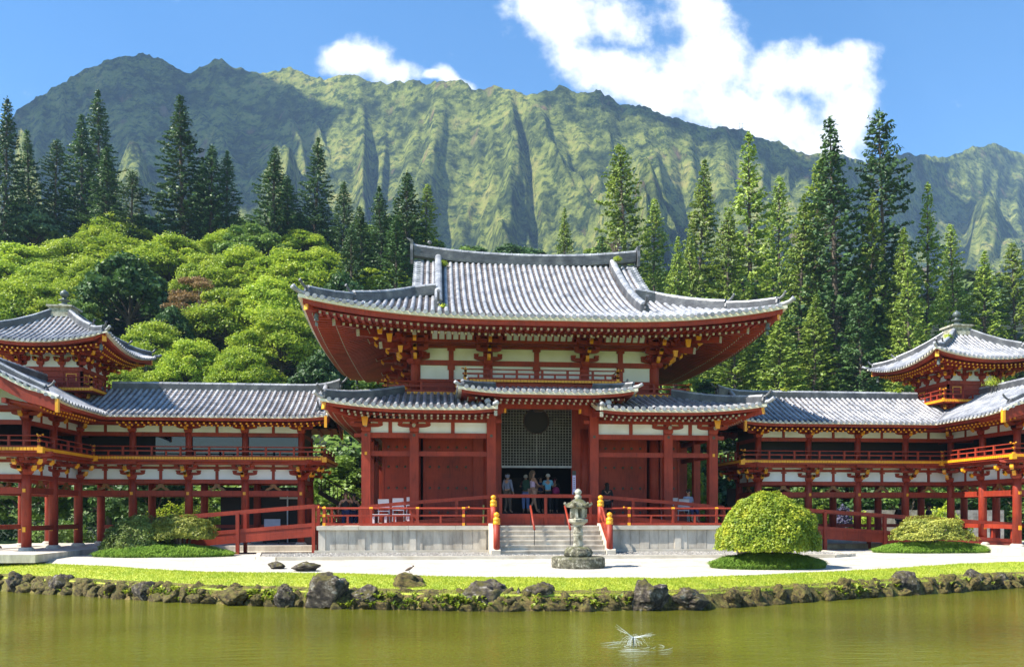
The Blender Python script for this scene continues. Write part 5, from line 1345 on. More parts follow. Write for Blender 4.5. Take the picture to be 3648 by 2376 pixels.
shrub('azalea_bush', 'spreading pale yellow green bush leaning right beside the dark low bush', (l4.x, l4.y+.1, .1), 1.02, .6, .56, .84, 'leaf_azalea', 14000, .034, 4, .3, lowe=-.4)
shrub('bright_shrub', 'sunlit yellow shrub seen between the columns of the left wing', (-15.5, 7.6, 0), 2.0, 1.0, 1.5, .3, 'leaf_yellow', 8000, .06, 5, .5)
shrub('bright_shrub', 'sunlit green shrub seen through the middle bays of the right wing', (14.4, 8.0, 0), 1.1, .9, 1.6, .3, 'leaf_koa', 6000, .06, 6, .4)
shrub('bright_shrub', 'sunlit green shrub behind the outer bays of the right wing', (17.4, 8.4, 0), .9, .8, 1.3, .3, 'leaf_koa', 5000, .06, 7, .4)
shrub('bright_shrub', 'yellow green shrub behind the far right columns', (21.6, 8.0, 0), 1.3, .9, 1.6, .3, 'leaf_yellow', 5000, .06, 8, .4)
shrub('bright_shrub', 'yellow green shrub glowing beside the right rear corner of the hall', (8.6, 8.6, 0), .8, .8, 3.0, .6, 'leaf_koa', 6000, .07, 9, .4)
shrub('flowering_shrub', 'purple flowering shrub behind the right wing columns', (16.1, 7.8, 0), .5, .4, .9, 1.0, 'flower', 2500, .05, 10, .4)
shrub('bright_shrub', 'low green shrub behind the outermost left column', (-21.5, 8.0, 0), 1.5, .8, 1.0, .2, 'leaf_mid', 4000, .06, 12, .4)
shrub('seedling', 'tiny leafy plant before the ramp on the right', tuple(on_z(3143, 1955, .0)), .14, .14, .45, .05, 'leaf_yellow', 260, .05, 13, .4)
def mondo(label, u, v, wpx, rx, ry, seed):
    zg = .0 if seed == 1 else .09; c = on_z(u, v, zg); dd = (c-V3((CAM.x,CAM.y,c.z))).normalized(); c = c+dd*ry; rnd = random.Random(seed); mb = MB()
    n = int(rx*ry*6500)
    for i in range(n):
        a = rnd.uniform(0, 2*PI); f = math.sqrt(rnd.random()); x = c.x+rx*f*math.cos(a); y = c.y+ry*f*math.sin(a); hh = .30*(1-f**3)+.03+.05*noise.noise(V3((x*2.4,y*2.4,seed)))
        L = rnd.uniform(.14,.28); b = rnd.uniform(0, 2*PI); d = V3((math.cos(b), math.sin(b), 0)); w = V3((-d.y, d.x, 0))*.009
        p = V3((x,y,zg+max(0,hh-.05))); q = p+d*L*.35+V3((0,0,L*.6)); r = p+d*L+V3((0,0,L*.35)); mb.poly([p-w,p+w,q+w,q-w,r], [(0,1,2,3),(3,2,4)])
    core = []
    for j in range(8):
        f = j/7; core.append([V3((c.x+rx*f*math.cos(a*PI/20), c.y+ry*f*math.sin(a*PI/20), (.25*(1-f**3)+.004+zg-.02))) for a in range(41)])
    mb.grid(core)
    return tag(mb.build('grass_mound', 'mondo'), label, 'grass mound')
mondo('shaggy green grass mound under the large clipped dome bush', 2735, 2028, 0, 1.72, 1.0, 1)
mondo('shaggy green grass mound under the low reddish bush on the right', 3325, 1972, 0, 2.35, 1.0, 2)
mondo('shaggy green grass mound around the dark bush on the left', 585, 1987, 0, 2.35, .95, 3)
# lawn blades
gr = random.Random(9); mb = MB()
for i in range(70000):
    k = gr.uniform(10, 106); i0 = int(k); fr_ = k-i0; t = gr.uniform(.1, 1.0); p = lawn_pt(i0, t).lerp(lawn_pt(i0+1, t), fr_)
    h = gr.uniform(.02,.055); a = gr.uniform(0, PI); w = V3((math.cos(a), math.sin(a), 0))*.012; mb.poly([p-w, p+w, p+V3((gr.uniform(-.03,.03), gr.uniform(-.03,.03), h))], [(0,1,2)])
tag(mb.build('lawn_grass', 'grass'), 'short bright yellow green grass on the pond bank', 'grass', kind='stuff')

# ================================================================== ROCKS
def rock_mesh(seed, sub=3, rough=.35):
    bm = __import__('bmesh').new(); import bmesh
    bmesh.ops.create_icosphere(bm, subdivisions=sub, radius=1)
    for v in bm.verts:
        p = v.co.copy(); o = V3((seed*3.7, seed*1.3, 0)); k = 1+rough*1.3*noise.noise(p*1.1+o)+rough*.5*noise.noise(p*2.7+o)+rough*.32*noise.noise(p*5.5+o)+rough*.22*noise.noise(p*12+o)+rough*.12*noise.noise(p*26+o)
        # a few flat facets
        v.co = p*k
        for f in range(6):
            nd = noise.random_unit_vector() if False else V3((math.sin(seed*2.1+f*1.9), math.cos(seed*1.7+f*2.6), math.sin(seed+f*3.1)*.7)).normalized()
            dd = v.co.dot(nd)
            if dd > .68: v.co -= nd*(dd-.68)*.9
    me = bpy.data.meshes.new('rock'); bm.to_mesh(me); bm.free()
    me.polygons.foreach_set('use_smooth', [True]*len(me.polygons)); return me
def rock(label, u, v, wpx, hpx, seed, m_='lava', z=None, group=None, tilt=0, sub=4, name='rock', dep=.8):
    """u,v: centre of the base line of the stone in the photograph"""
    p = on_z(u, v, WZ if z is None else z); d = (CAM.z-p.z)*FPX/(v-1825); me = rock_mesh(seed, sub); me.materials.append(M[m_])
    o = bpy.data.objects.new(name, me); COL.objects.link(o); w = wpx/FPX*d/2; h = hpx/FPX*d
    o.scale = (w*.9, w*dep, h*.47); o.location = (p.x, p.y+w*.55, p.z+h*.36); o.rotation_euler = (0, tilt, .2*math.sin(seed*5))
    return tag(o, label, 'rock', group)
BIG = [
 (46,2110,88,80,'lava','round dark rock at the far left end of the bank'),
 (199,2116,112,88,'lava','wide dark rock second from the left end of the bank'),
 (296,2122,80,52,'mossrock','low brown mossy rock right of the wide dark one'),
 (365,2128,52,46,'mossrock','small mossy rock between the low brown rock and the black one'),
 (502,2139,100,92,'lava','squarish black rock with a pale top on the left bank'),
 (690,2150,70,42,'mossrock','low mossy rock midway between the black rock and the long one'),
 (820,2158,136,78,'mossrock','long flat topped mossy rock on the left bank'),
 (912,2160,50,56,'mossrock','narrow mossy rock touching the long flat topped one'),
 (1003,2164,88,90,'lava','dark wedge rock just left of the largest boulder'),
 (1158,2170,190,146,'lava','largest black boulder rising from the water left of centre'),
 (1300,2170,116,108,'lava','rounded rock right of the largest boulder'),
 (1560,2172,140,84,'mossrock','humped mossy rock left of the twin peaked boulder'),
 (1741,2176,204,118,'lava','broad twin peaked grey boulder at the middle of the bank'),
 (1848,2172,42,92,'lava','slim upright rock right of the twin peaked boulder'),
 (1943,2172,166,116,'lava','wide dark rock with mossy crown right of centre'),
 (2320,2178,165,126,'lava','tall jagged grey rock below the dome bush'),
 (2475,2176,150,92,'lava','blocky dark rock right of the tall jagged one'),
 (2620,2164,90,80,'mossrock','dark mossy block in the right half of the bank'),
 (2700,2158,60,76,'mossrock','narrow mossy block right of the dark mossy block'),
 (2782,2152,66,82,'mossrock','black faced block in the right bank wall'),
 (2862,2146,90,80,'mossrock','orange mossy block with a sunlit face'),
 (3020,2134,82,82,'mossrock','tall mossy stone over the leafy weeds on the right bank'),
 (3110,2128,110,70,'mossrock','broad brown stone left of the tilted grey rock'),
 (3232,2120,104,118,'lava','tilted pale grey rock leaning left on the right bank'),
 (3318,2112,72,62,'lava','small speckled rock right of the tilted grey rock'),
 (3412,2106,70,66,'mossrock','brown rock beside the white topped upright rock'),
 (3478,2102,90,96,'lava','white topped upright rock near the right end'),
 (3578,2096,100,66,'lava','dark round rock near the right edge of the photo'),
]
for i, (u, v, w, h, m_, lab) in enumerate(BIG): rock(lab, u, v, w, h, i+1, m_, tilt=(.5 if 'tilted' in lab else 0), dep=.62, sub=5)
rock('mossy flat rock lying on the lawn behind the bank stones', 1451, 2118, 168, 84, 41, 'mossrock', z=-.34)
rock('smaller dark rock lying on the white gravel', 983, 2028, 76, 34, 42, 'lava', z=-.02)
rock('larger flat pale rock lying on the gravel edge', 1085, 2036, 112, 42, 43, 'lava', z=-.02)
rock('pale rock at the left side of the left grass mound', 432, 1981, 76, 58, 44, 'lava', z=.1)
rock('mossy rock at the right end of the left grass mound', 722, 1972, 84, 44, 45, 'mossrock', z=.1)
rock('white flecked rock supporting the large dome bush', 2700, 2004, 130, 96, 46, 'lava', z=.04)
rock('black rock under the right side of the large dome bush', 2800, 2002, 96, 90, 48, 'lava', z=.04)
rock('small pinkish rock under the reddish bush on the right', 3262, 1962, 50, 26, 47, 'lava', z=.12)
SM = [rock_mesh(60+k, 3, .45) for k in range(7)]
for k, me in enumerate(SM): me.materials.append(M['mossrock'])
sr = random.Random(17); u = -60
while u < 3740:
    v = interp(WL, u); 
    for rowk in range(3):
        p = on_z(u+sr.uniform(-14,14), v, WZ); w = sr.uniform(.14,.30)*(1 if rowk < 2 else .8); o = bpy.data.objects.new('edging_stone', sr.choice(SM)); COL.objects.link(o)
        d_ = (p-V3((CAM.x,CAM.y,p.z))).normalized()
        o.location = p+d_*(.12+.17*rowk)+V3((0,0,.04+.13*rowk)); o.scale = (w*1.1, w*.8, w*sr.uniform(.65,1.0)); o.rotation_euler = (sr.uniform(-.3,.3), sr.uniform(-.3,.3), sr.uniform(0,6.28))
        tag(o, 'small mossy brown edging stone at the waterline of the bank', 'stone', 'small mossy stones edging the pond')
    u += sr.uniform(36, 58)
# weeds between the stones
wr = random.Random(23); mb = MB()
for i in range(520):
    u = wr.choice((wr.uniform(0,3648), wr.gauss(1330,60), wr.gauss(1600,90), wr.gauss(2060,110), wr.gauss(3040,60), wr.gauss(560,80), wr.gauss(930,60)))
    if not 0 < u < 3700: continue
    p = on_z(u, interp(WL, u), WZ); d_ = (p-V3((CAM.x,CAM.y,p.z))).normalized(); p = p+d_*wr.uniform(-.05,.35)+V3((0,0,wr.uniform(.02,.3)))
    for k in range(8):
        a = wr.uniform(0,2*PI); q = V3((math.cos(a), math.sin(a), 0)); L = wr.uniform(.06,.15); w = V3((-q.y,q.x,0))*L*.22
        mb.poly([p, p+q*L*.5+w+V3((0,0,L*.8)), p+q*L+V3((0,0,L*.7)), p+q*L*.5-w+V3((0,0,L*.8))], [(0,1,2,3)])
tag(mb.build('bank_weeds', 'leaf_yellow'), 'small leafy weeds growing between the bank stones at the waterline', 'weeds', kind='stuff')

# ================================================================== STONE LANTERN
lc = on_z(2066, 2022, 0); lc.y += .3; lx, ly = lc.x, lc.y
lan = thing('stone_lantern', 'grey hexagonal stone garden lantern on a round base before the steps', 'stone lantern', (lx, ly, 0))
def jag(mb, prof, n, seed, am, c):
    pts = []; fs = []
    for i, (r, z) in enumerate(prof):
        for k in range(n):
            a = 2*PI*k/n; rr = r*(1+am*noise.noise(V3((math.cos(a)*3, math.sin(a)*3, z*6+seed)))); pts.append((c[0]+rr*math.cos(a), c[1]+rr*math.sin(a), z+am*.08*noise.noise(V3((a*3, z*5, seed)))))
    for i in range(len(prof)-1):
        for k in range(n): fs.append((i*n+k, i*n+(k+1)%n, (i+1)*n+(k+1)%n, (i+1)*n+k))
    fs.append(tuple((len(prof)-1)*n+k for k in range(n))); mb.poly(pts, fs)
mb = MB(); jag(mb, [(.77,0),(.79,.06),(.78,.27),(.74,.31),(.3,.312)], 40, 1, .03, (lx,ly)); mb.build('base_slab', 'lantern_dark', lan)
mb = MB(); jag(mb, [(.36,.3),(.41,.36),(.42,.44),(.38,.54),(.30,.60),(.14,.62)], 36, 2, .16, (lx,ly)); mb.build('lotus_pedestal', 'lantern_dark', lan)
mb = MB(); mb.lathe([(.165,.6),(.15,.66),(.14,.70),(.135,.92),(.155,.94),(.155,.97),(.14,.985),(.155,1.0),(.155,1.03),(.135,1.05),(.13,1.2),(.15,1.26)], (lx,ly,0), 24); mb.build('shaft', 'lantern', lan, True)
mb = MB(); mb.lathe([(.15,1.24),(.22,1.29),(.29,1.34),(.30,1.42),(.25,1.44)], (lx,ly,0), 6, rot=.1); mb.build('middle_platform', 'lantern', lan)
mb = MB(); mb.lathe([(.22,1.44),(.22,1.47)], (lx,ly,0), 6, rot=.1); mb.lathe([(.22,1.74),(.22,1.78)], (lx,ly,0), 6, rot=.1)
for k in range(6):
    a = .1+k*PI/3; a2 = a+PI/3; p = V3((lx+.20*math.cos(a), ly+.20*math.sin(a), 1.47)); mb.beam(p, p+V3((0,0,.27)), .085, .085)
    q = V3((lx+.19*math.cos(a2), ly+.19*math.sin(a2), 1.47)); 
    if k % 2: m_ = (p+q)/2; mb.beam(m_, m_+V3((0,0,.27)), .19, .03)
mb.build('fire_box', 'lantern', lan)
mb = MB(); pts = []; n = 36
for (r, z) in ((.10,2.02),(.19,1.97),(.28,1.87),(.355,1.82),(.36,1.77),(.20,1.775)):
    for k in range(n):
        a = 2*PI*k/n; c6 = abs(math.cos(3*(a-.1))) ; rr = r*(1+.13*(c6**6)*(r > .25)); zz = z+(.07*c6**8 if r > .3 else 0); pts.append((lx+rr*math.cos(a), ly+rr*math.sin(a), zz))
mb.poly(pts, [(i*n+k, (i+1)*n+k, (i+1)*n+(k+1)%n, i*n+(k+1)%n) for i in range(5) for k in range(n)]+[tuple(range(n))])
for k in range(6): a = .1+k*PI/3; mb.ball((lx+.40*math.cos(a), ly+.40*math.sin(a), 1.88), .045, 6)
mb.build('roof', 'lantern_dark', lan)
mb = MB(); mb.lathe([(.11,2.0),(.09,2.05),(.12,2.09),(.08,2.13),(.07,2.15),(.10,2.19),(.105,2.23),(.08,2.28),(.03,2.32),(.005,2.33)], (lx,ly,0), 18); mb.build('jewel', 'lantern', lan, True)

# ================================================================== RAMPS, RAILS, SMALL THINGS
br = thing('entrance_footbridge', 'low arched red footbridge with railing running across the hall front above the steps', 'ramp', (0,-.6,1.13))
def deck(x): x = abs(x); return 1.56 if x < 1.7 else 1.56-(x-1.7)/(6.9-1.7)*.40
mb = MB(); xs = [-6.9,-5,-3.35,-1.7,0,1.7,3.35,5,6.9]
top = [V3((x,-.9,deck(x)+.68-(.03 if abs(x)>5 else 0))) for x in xs]
for i in range(len(xs)-1): mb.beam(top[i], top[i+1], .07, .13)
mb.build('handrail', 'red', br)
mb = MB()
for i in range(len(xs)-1): a, b = xs[i], xs[i+1]; mb.beam((a,-.9,deck(a)-.06),(b,-.9,deck(b)-.06), .06, .14); mb.poly([(a,-.88,1.135),(b,-.88,1.135),(b,-.88,deck(b)-.1),(a,-.88,deck(a)-.1)], [(0,1,2,3)])
mb.build('side_board', 'red', br)
for x in xs: mb = MB(); mb.box(x-.055, x+.055, -.94, -.86, 1.14, deck(x)+.64); mb.build('rail_post', 'red', br)
mb = MB(); mb.grid([[V3((x,y,deck(x)-.005)) for x in xs] for y in (-.86,.9)]); mb.build('deck', 'red', br)
def ramp_(label, sgn, x0, z0, x1, z1, posts, ya):
    r = thing('access_ramp', label, 'ramp', (sgn*(x0+x1)/2, -1.0, .1)); f = lambda x: z0+(z1-z0)*(abs(x)-x0)/(x1-x0)
    for y in (ya, ya+1.2):
        mb = MB(); mb.beam((sgn*x0,y,f(x0)+.78),(sgn*x1,y,f(x1)+.78), .08, .13); mb.build('handrail', 'red', r)
        mb = MB(); mb.beam((sgn*x0,y,f(x0)+.10),(sgn*x1,y,f(x1)+.10), .05, .14); mb.beam((sgn*x0,y+.02,f(x0)-.16),(sgn*x1,y+.02,f(x1)-.16), .06, .34); mb.build('side_board', 'red', r)
        for x in posts: mb = MB(); mb.box(sgn*x-.06, sgn*x+.06, y-.07, y+.07, .1, f(x)+.76); mb.build('rail_post', 'red', r)
    mb = MB(); mb.beam((sgn*x0,ya+.6,f(x0)),(sgn*x1,ya+.6,f(x1)), 1.15, .06); mb.build('deck', 'red', r); return r
ramp_('sloping red access ramp with handrail left of the hall platform', -1, 8.5, 1.08, 14.2, .60, (8.55,11.25,14.1), -1.12)
ramp_('sloping red access ramp with handrail right of the hall platform', 1, 8.5, 1.08, 19.6, .35, (8.55,11.4,13.9,16.4,19.4), .05)
for sgn, lab in ((-1,'orange red handrail on the left half of the stone steps'),(1,'orange red handrail on the right half of the stone steps')):
    t = thing('stair_handrail', lab, 'handrail', (sgn*.64,-2.3,.6)); mb = MB(); x = sgn*.64
    mb.tube([(x,-2.75,1.02),(x,-1.5,1.86)], .04, 10); mb.build('rail', 'red', t, True)
    mb = MB(); mb.tube([(x,-2.72,.4),(x,-2.72,1.02)], .014, 6); mb.tube([(x,-1.55,1.1),(x,-1.55,1.84)], .014, 6); mb.build('bracket_rod', 'metal_black', t)
# chairs
M['white_plastic'] = mat('white_plastic', (.55,.56,.62), (.45,.46,.52), 3, .35, 0)
def chair_(label, x, y, rz, z=1.135):
    c = thing('white_chair', label, 'chair', (0,0,0), 0, 'white chairs along the hall veranda')
    mb = MB(); mb.box(-.22,.22,-.22,.22,.42,.455); mb.build('seat', 'white_plastic', c)
    mb = MB(); mb.grid([[V3((.235*math.sin(a*.18), .22+.05*math.cos(a*.18)-.04+.03*k, zz)) for a in range(-6,7)] for k, zz in enumerate((.56,.64,.72,.80,.86,.89))])
    mb.grid([[V3((.235*math.sin(a*.18), .245+.05*math.cos(a*.18)-.04+.03*k, zz)) for a in range(-6,7)] for k, zz in enumerate((.56,.64,.72,.80,.86,.89))]); mb.build('backrest', 'white_plastic', c)
    for sx in (-1,1):
        for sy in (-1,1):
            mb = MB(); mb.tube([(sx*.22,sy*.22,0),(sx*.2,sy*.2,.42)], .015, 6)
            if sy > 0: mb.tube([(sx*.2,.2,.42),(sx*.22,.24,.6)], .013, 6)
            mb.build('leg', 'white_plastic', c)
    c.location = (x,y,z); c.rotation_euler = (0,0,rz); return c
chair_('leftmost of the three white chairs by the studded doors', -6.1, .25, PI, 1.235)
chair_('middle one of the three white chairs by the studded doors', -5.55, .25, PI, 1.275)
chair_('white chair nearest the door column, right end of the three', -5.02, .25, PI, 1.315)
chair_('white chair left of the seated visitor on the right veranda', 5.1, .3, PI+.2, 1.31)
chair_('white chair behind the railing near the right corner of the veranda', 5.65, .3, PI-.15, 1.265)
def bench(label, x0, x1, y):
    b = thing('bench', label, 'bench', ((x0+x1)/2, y, 1.13)); mb = MB(); mb.box(x0,x1,y-.18,y+.18,1.50,1.56); mb.build('seat', 'plaster', b)
    for x in (x0+.1, x1-.1): mb = MB(); mb.box(x-.04,x+.04,y-.15,y+.15,1.132,1.5); mb.build('leg', 'plaster', b)
bench('white low bench on the left veranda under the leftmost chairs', -6.55, -5.9, -.3) ; bench('white low bench on the left veranda beside the corner column', -5.75, -5.05, -.3)
# notice post behind the lantern
ns = thing('notice_post', 'slim pale purple notice post behind the stone lantern', 'sign', (1.18, -.3, 1.56))
mb = MB(); mb.box(1.12,1.24,-.33,-.29,2.2,3.05); mb.build('panel', mat('lilac_paper', (.5,.48,.72), (.4,.38,.6), 6, .6, 0), ns)
mb = MB(); mb.box(1.11,1.25,-.345,-.28,3.05,3.22); mb.box(1.16,1.20,-.3,-.27,1.57,2.2); mb.build('post', 'metal_black', ns)
mb = MB()
for k in range(6): mb.box(1.155,1.205,-.336,-.331,2.93-.075*k,2.965-.075*k)
mb.box(1.15,1.21,-.336,-.331,2.28,2.4); mb.build('lettering', 'metal_black', ns)
# info board and planter under the left wing, white tables on the right
ib = thing('notice_board', 'small pale notice board on thin legs beneath the left wing', 'notice board', (-10.9, 3.2, .33))
mb = MB(); mb.box(-11.2,-10.55,3.18,3.22,.8,1.35); mb.build('board', mat('pale_board', (.45,.5,.6), (.35,.4,.5), 4, .5, 0), ib)
mb = MB(); mb.box(-11.15,-11.11,3.17,3.2,.33,.8); mb.box(-10.63,-10.59,3.17,3.2,.33,.8); mb.build('legs', 'metal_black', ib)
for x, lab in ((20.0,'white picnic table under the right tower, nearer the edge of the photo'),):
    tb = thing('table', lab, 'table', (x, 3.2, .33)); mb = MB(); mb.box(x-1.1,x+1.1,2.8,3.6,.98,1.03); mb.build('table_top', 'white_plastic', tb)
    for a in (-1,1): mb = MB(); mb.box(x+a*.9-.04,x+a*.9+.04,2.9,3.5,.33,.98); mb.build('leg', 'white_plastic', tb)
wl_ = MB(); wl_.box(17.2, 26, 9.6, 10.0, 0, 1.75); tag(wl_.build('stone_wall', stonemat('rubble_wall', [(.3,(.15,.13,.11)),(.5,(.32,.29,.25)),(.7,(.45,.42,.37))], 3)), 'low rubble stone wall behind the right wing columns', 'wall')
# bamboo spout post on the veranda
mb = MB(); mb.cyl((-2.35,-1.1,1.15), .035, .75, 10); tag(mb.build('bamboo_post', mat('bamboo', (.2,.22,.06), (.12,.15,.04), 5, .5, 0)), 'short green bamboo post beside the left stair newel', 'post')
# bird on the gravel
bp = on_z(1457, 2040, -.02); bd = thing('bird', 'small brown bird standing on the gravel edge', 'bird', bp); rz = .3
mb = MB(); mb.lathe([(.005,-.11),(.03,-.08),(.045,-.02),(.045,.03),(.03,.075),(.018,.1)], (0,0,0), 10)
mb.v = [(v_[2]*1.0, v_[1], v_[0]*.9+.11+v_[2]*.45) for v_ in mb.v]; mb.ball((.115,0,.185), .026, 8); mb.poly([(.138,-.006,.185),(.138,.006,.185),(.165,0,.18),(.138,0,.193)], [(0,1,2),(0,2,3),(1,3,2)])
mb.poly([(-.09,-.02,.07),(-.09,.02,.07),(-.19,.015,.045),(-.19,-.015,.045)], [(0,1,2,3)]); mb.v = [(bp.x+a, bp.y+b, bp.z+c) for a, b, c in mb.v]; mb.build('body', mat('brown_feathers', (.13,.08,.05), (.07,.05,.035), 30, .8, 0), bd, True)
mb = MB(); mb.tube([(bp.x+.01,bp.y-.015,bp.z),(bp.x,bp.y-.015,bp.z+.08)], .004, 5); mb.build('leg', 'metal_black', bd); mb = MB(); mb.tube([(bp.x+.03,bp.y+.015,bp.z),(bp.x,bp.y+.015,bp.z+.08)], .004, 5); mb.build('leg', 'metal_black', bd)
# small fountain in the pond
fp = on_z(2257, 2302, WZ); ft = thing('pond_fountain', 'small fountain nozzle spraying thin water jets above the pond', 'fountain', fp)
mb = MB(); mb.tube([fp+V3((0,0,-.1)), fp+V3((0,0,.16))], .016, 8); mb.lathe([(.012,.14),(.03,.17),(.035,.2),(.01,.22)], fp, 10); mb.build('nozzle', 'bronze', ft); ft.scale = (.72,.72,.72)
m, nt_, b = nodes('water_spray'); b.inputs['Base Color'].default_value = (.85,.9,.95,1); b.inputs['Roughness'].default_value = .2; b.inputs['Alpha'].default_value = .8; M['spray'] = m
fr = random.Random(4); mb = MB()
for k in range(30):
    a = fr.uniform(0,2*PI); vx = fr.uniform(.15,.62); vz = fr.uniform(.2,1.0) if k % 3 else .05; T = 12; pts = []
    for i in range(T+1):
        t = i/T*.5; z = .2+vz*.9*t-4.9*t*t*.75
        if z < 0: break
        pts.append(fp+V3((math.cos(a)*vx*t*1.8, math.sin(a)*vx*t*1.8, z)))
    if len(pts) > 3: mb.tube(pts, [.0018]*len(pts), 3)
for sgn, L, up in ((-1,.42,.28),(1,.5,.12),(-1,.36,.2),(1,.42,.06)):
    for j in range(3): mb.tube([fp+V3((0,0,.2)), fp+V3((sgn*L*.5,fr.uniform(-.1,.1),.2+up*.6)), fp+V3((sgn*L,fr.uniform(-.15,.15),.2+up+fr.uniform(-.05,.05)))], [.0026,.002,.001], 3)
for k in range(260):
    a = fr.uniform(0,2*PI); rr_ = fr.uniform(.02,.5); mb.ball(fp+V3((math.cos(a)*rr_, math.sin(a)*rr_, fr.uniform(.02,.3))), fr.uniform(.002,.005), 3)
mb.build('water_jets', 'spray', ft)
mb = MB()
for k in range(9):
    r_ = fr.uniform(.15,.75); a0 = fr.uniform(0,6.28); L = fr.uniform(.3,.7)/r_
    mb.tube([fp+V3((r_*1.3*math.cos(a0+L*j/5), r_*math.sin(a0+L*j/5), .004)) for j in range(6)], [.0005,.002,.003,.003,.002,.0005], 4)
mb.build('ripple_foam', 'spray', ft)
# pylons on the ridge
def pylon(u, v, label):
    p = at(u, v, 800); t = MB(); z0 = p.z-14
    for s in (-1,1): t.tube([(p.x+s*2,p.y,z0),(p.x+s*1.2,p.y,p.z)], .13, 4)
    for z in (p.z-10,p.z-5,p.z-1): t.tube([(p.x-4,p.y,z),(p.x+4,p.y,z)], .1, 4)
    tag(t.build('pylon', 'bronze'), label, 'pylon')
pylon(2528, 447, 'left of the two tiny pylons on the ridge line'); pylon(2640, 437, 'right of the two tiny pylons, where ridge meets cloud')
# bare driftwood shrub growing on the ridge end
mb = MB(); dr = random.Random(8); b0 = V3((4.15, 6, 13.55))
for k in range(9):
    a = dr.uniform(0,2*PI); p1 = b0+V3((math.cos(a)*.2, math.sin(a)*.15, dr.uniform(.3,.55))); p2 = p1+V3((dr.uniform(-.3,.35), dr.uniform(-.2,.2), dr.uniform(.05,.5))); mb.tube([b0, p1, p2], [.035,.022,.008], 5)
    mb.tube([p1, p1+V3((dr.uniform(-.3,.3),dr.uniform(-.2,.2),dr.uniform(0,.3)))], [.015,.005], 4)
tag(mb.build('bare_shrub', 'bark'), 'bare dead shrub sprouting from the right end of the hall ridge', 'plant')
def weed(label, c, n=260, r=.3, seed=3):
    rnd = random.Random(seed); mb = MB(); c = V3(c)
    for i in range(n): v = rvec(rnd); quad(mb, c+V3((v.x*r,v.y*r*.7,abs(v.z)*r*.9))*rnd.uniform(.3,1), (v+V3((0,-.3,.4))).normalized(), .04, rnd, .5)
    tag(mb.build('roof_weed', 'leaf_yellow'), label, 'plant')
def weed(label, c, n=260, r=.3, seed=3):
    rnd = random.Random(seed); mb = MB(); c = V3(c)
    for i in range(n): v = rvec(rnd); f = rnd.uniform(.3,1); quad(mb, c+V3((v.x*r*f, v.y*r*.7*f, abs(v.z)*r*.9*f)), (v+V3((0,-.3,.4))).normalized(), .04, rnd, .5)
    tag(mb.build('roof_weed', 'leaf_yellow'), label, 'plant')
weed('green weed growing on the left descending ridge of the hall roof', (-3.8, 5.4, 12.7), 300, .28, 1); weed('green weed below the dead shrub at the right ridge end', (4.2, 5.6, 13.2), 240, .25, 2)
weed('weed on the ridge of the right wing, near the hall', (11.2, 3.4, 6.95), 160, .25, 3); weed('weed on the ridge of the right wing, near the tower', (16.4, 3.4, 6.95), 160, .25, 4)
weed('large weed at the peak of the right gable roof', (18.9, .6, 6.9), 400, .45, 5); weed('weed on the front hip of the right tower roof', (18.1, 2.3, 9.2), 200, .25, 6)
weed('weed at the foot of the left descending ridge of the hall', (-3.85, -.15, 9.45), 120, .18, 7)

# ================================================================== PEOPLE
def skin_obj(name, verts, edges, radii, m, parent, root=0, sub=2):
    me = bpy.data.meshes.new(name); me.from_pydata([tuple(v) for v in verts], edges, []); me.materials.append(m)
    o = bpy.data.objects.new(name, me); COL.objects.link(o); o.parent = parent
    md = o.modifiers.new('skin', 'SKIN'); md.use_smooth_shade = True
    lay = me.skin_vertices[0] if me.skin_vertices else None
    if lay is None:
        bpy.context.view_layer.update(); lay = me.skin_vertices[0]
    for i, r in enumerate(radii): lay.data[i].radius = (r, r) if not isinstance(r, tuple) else r
    lay.data[root].use_root = True
    s = o.modifiers.new('sub', 'SUBSURF'); s.levels = sub; s.render_levels = sub
    return o
def cm(name, c, rough=.8): return mat(name, c, tuple(x*.8 for x in c), 12, rough, .1, .002)
SKIN = cm('skin', (.46,.25,.16), .5); SKIN2 = cm('tanned_skin', (.33,.17,.10), .5)
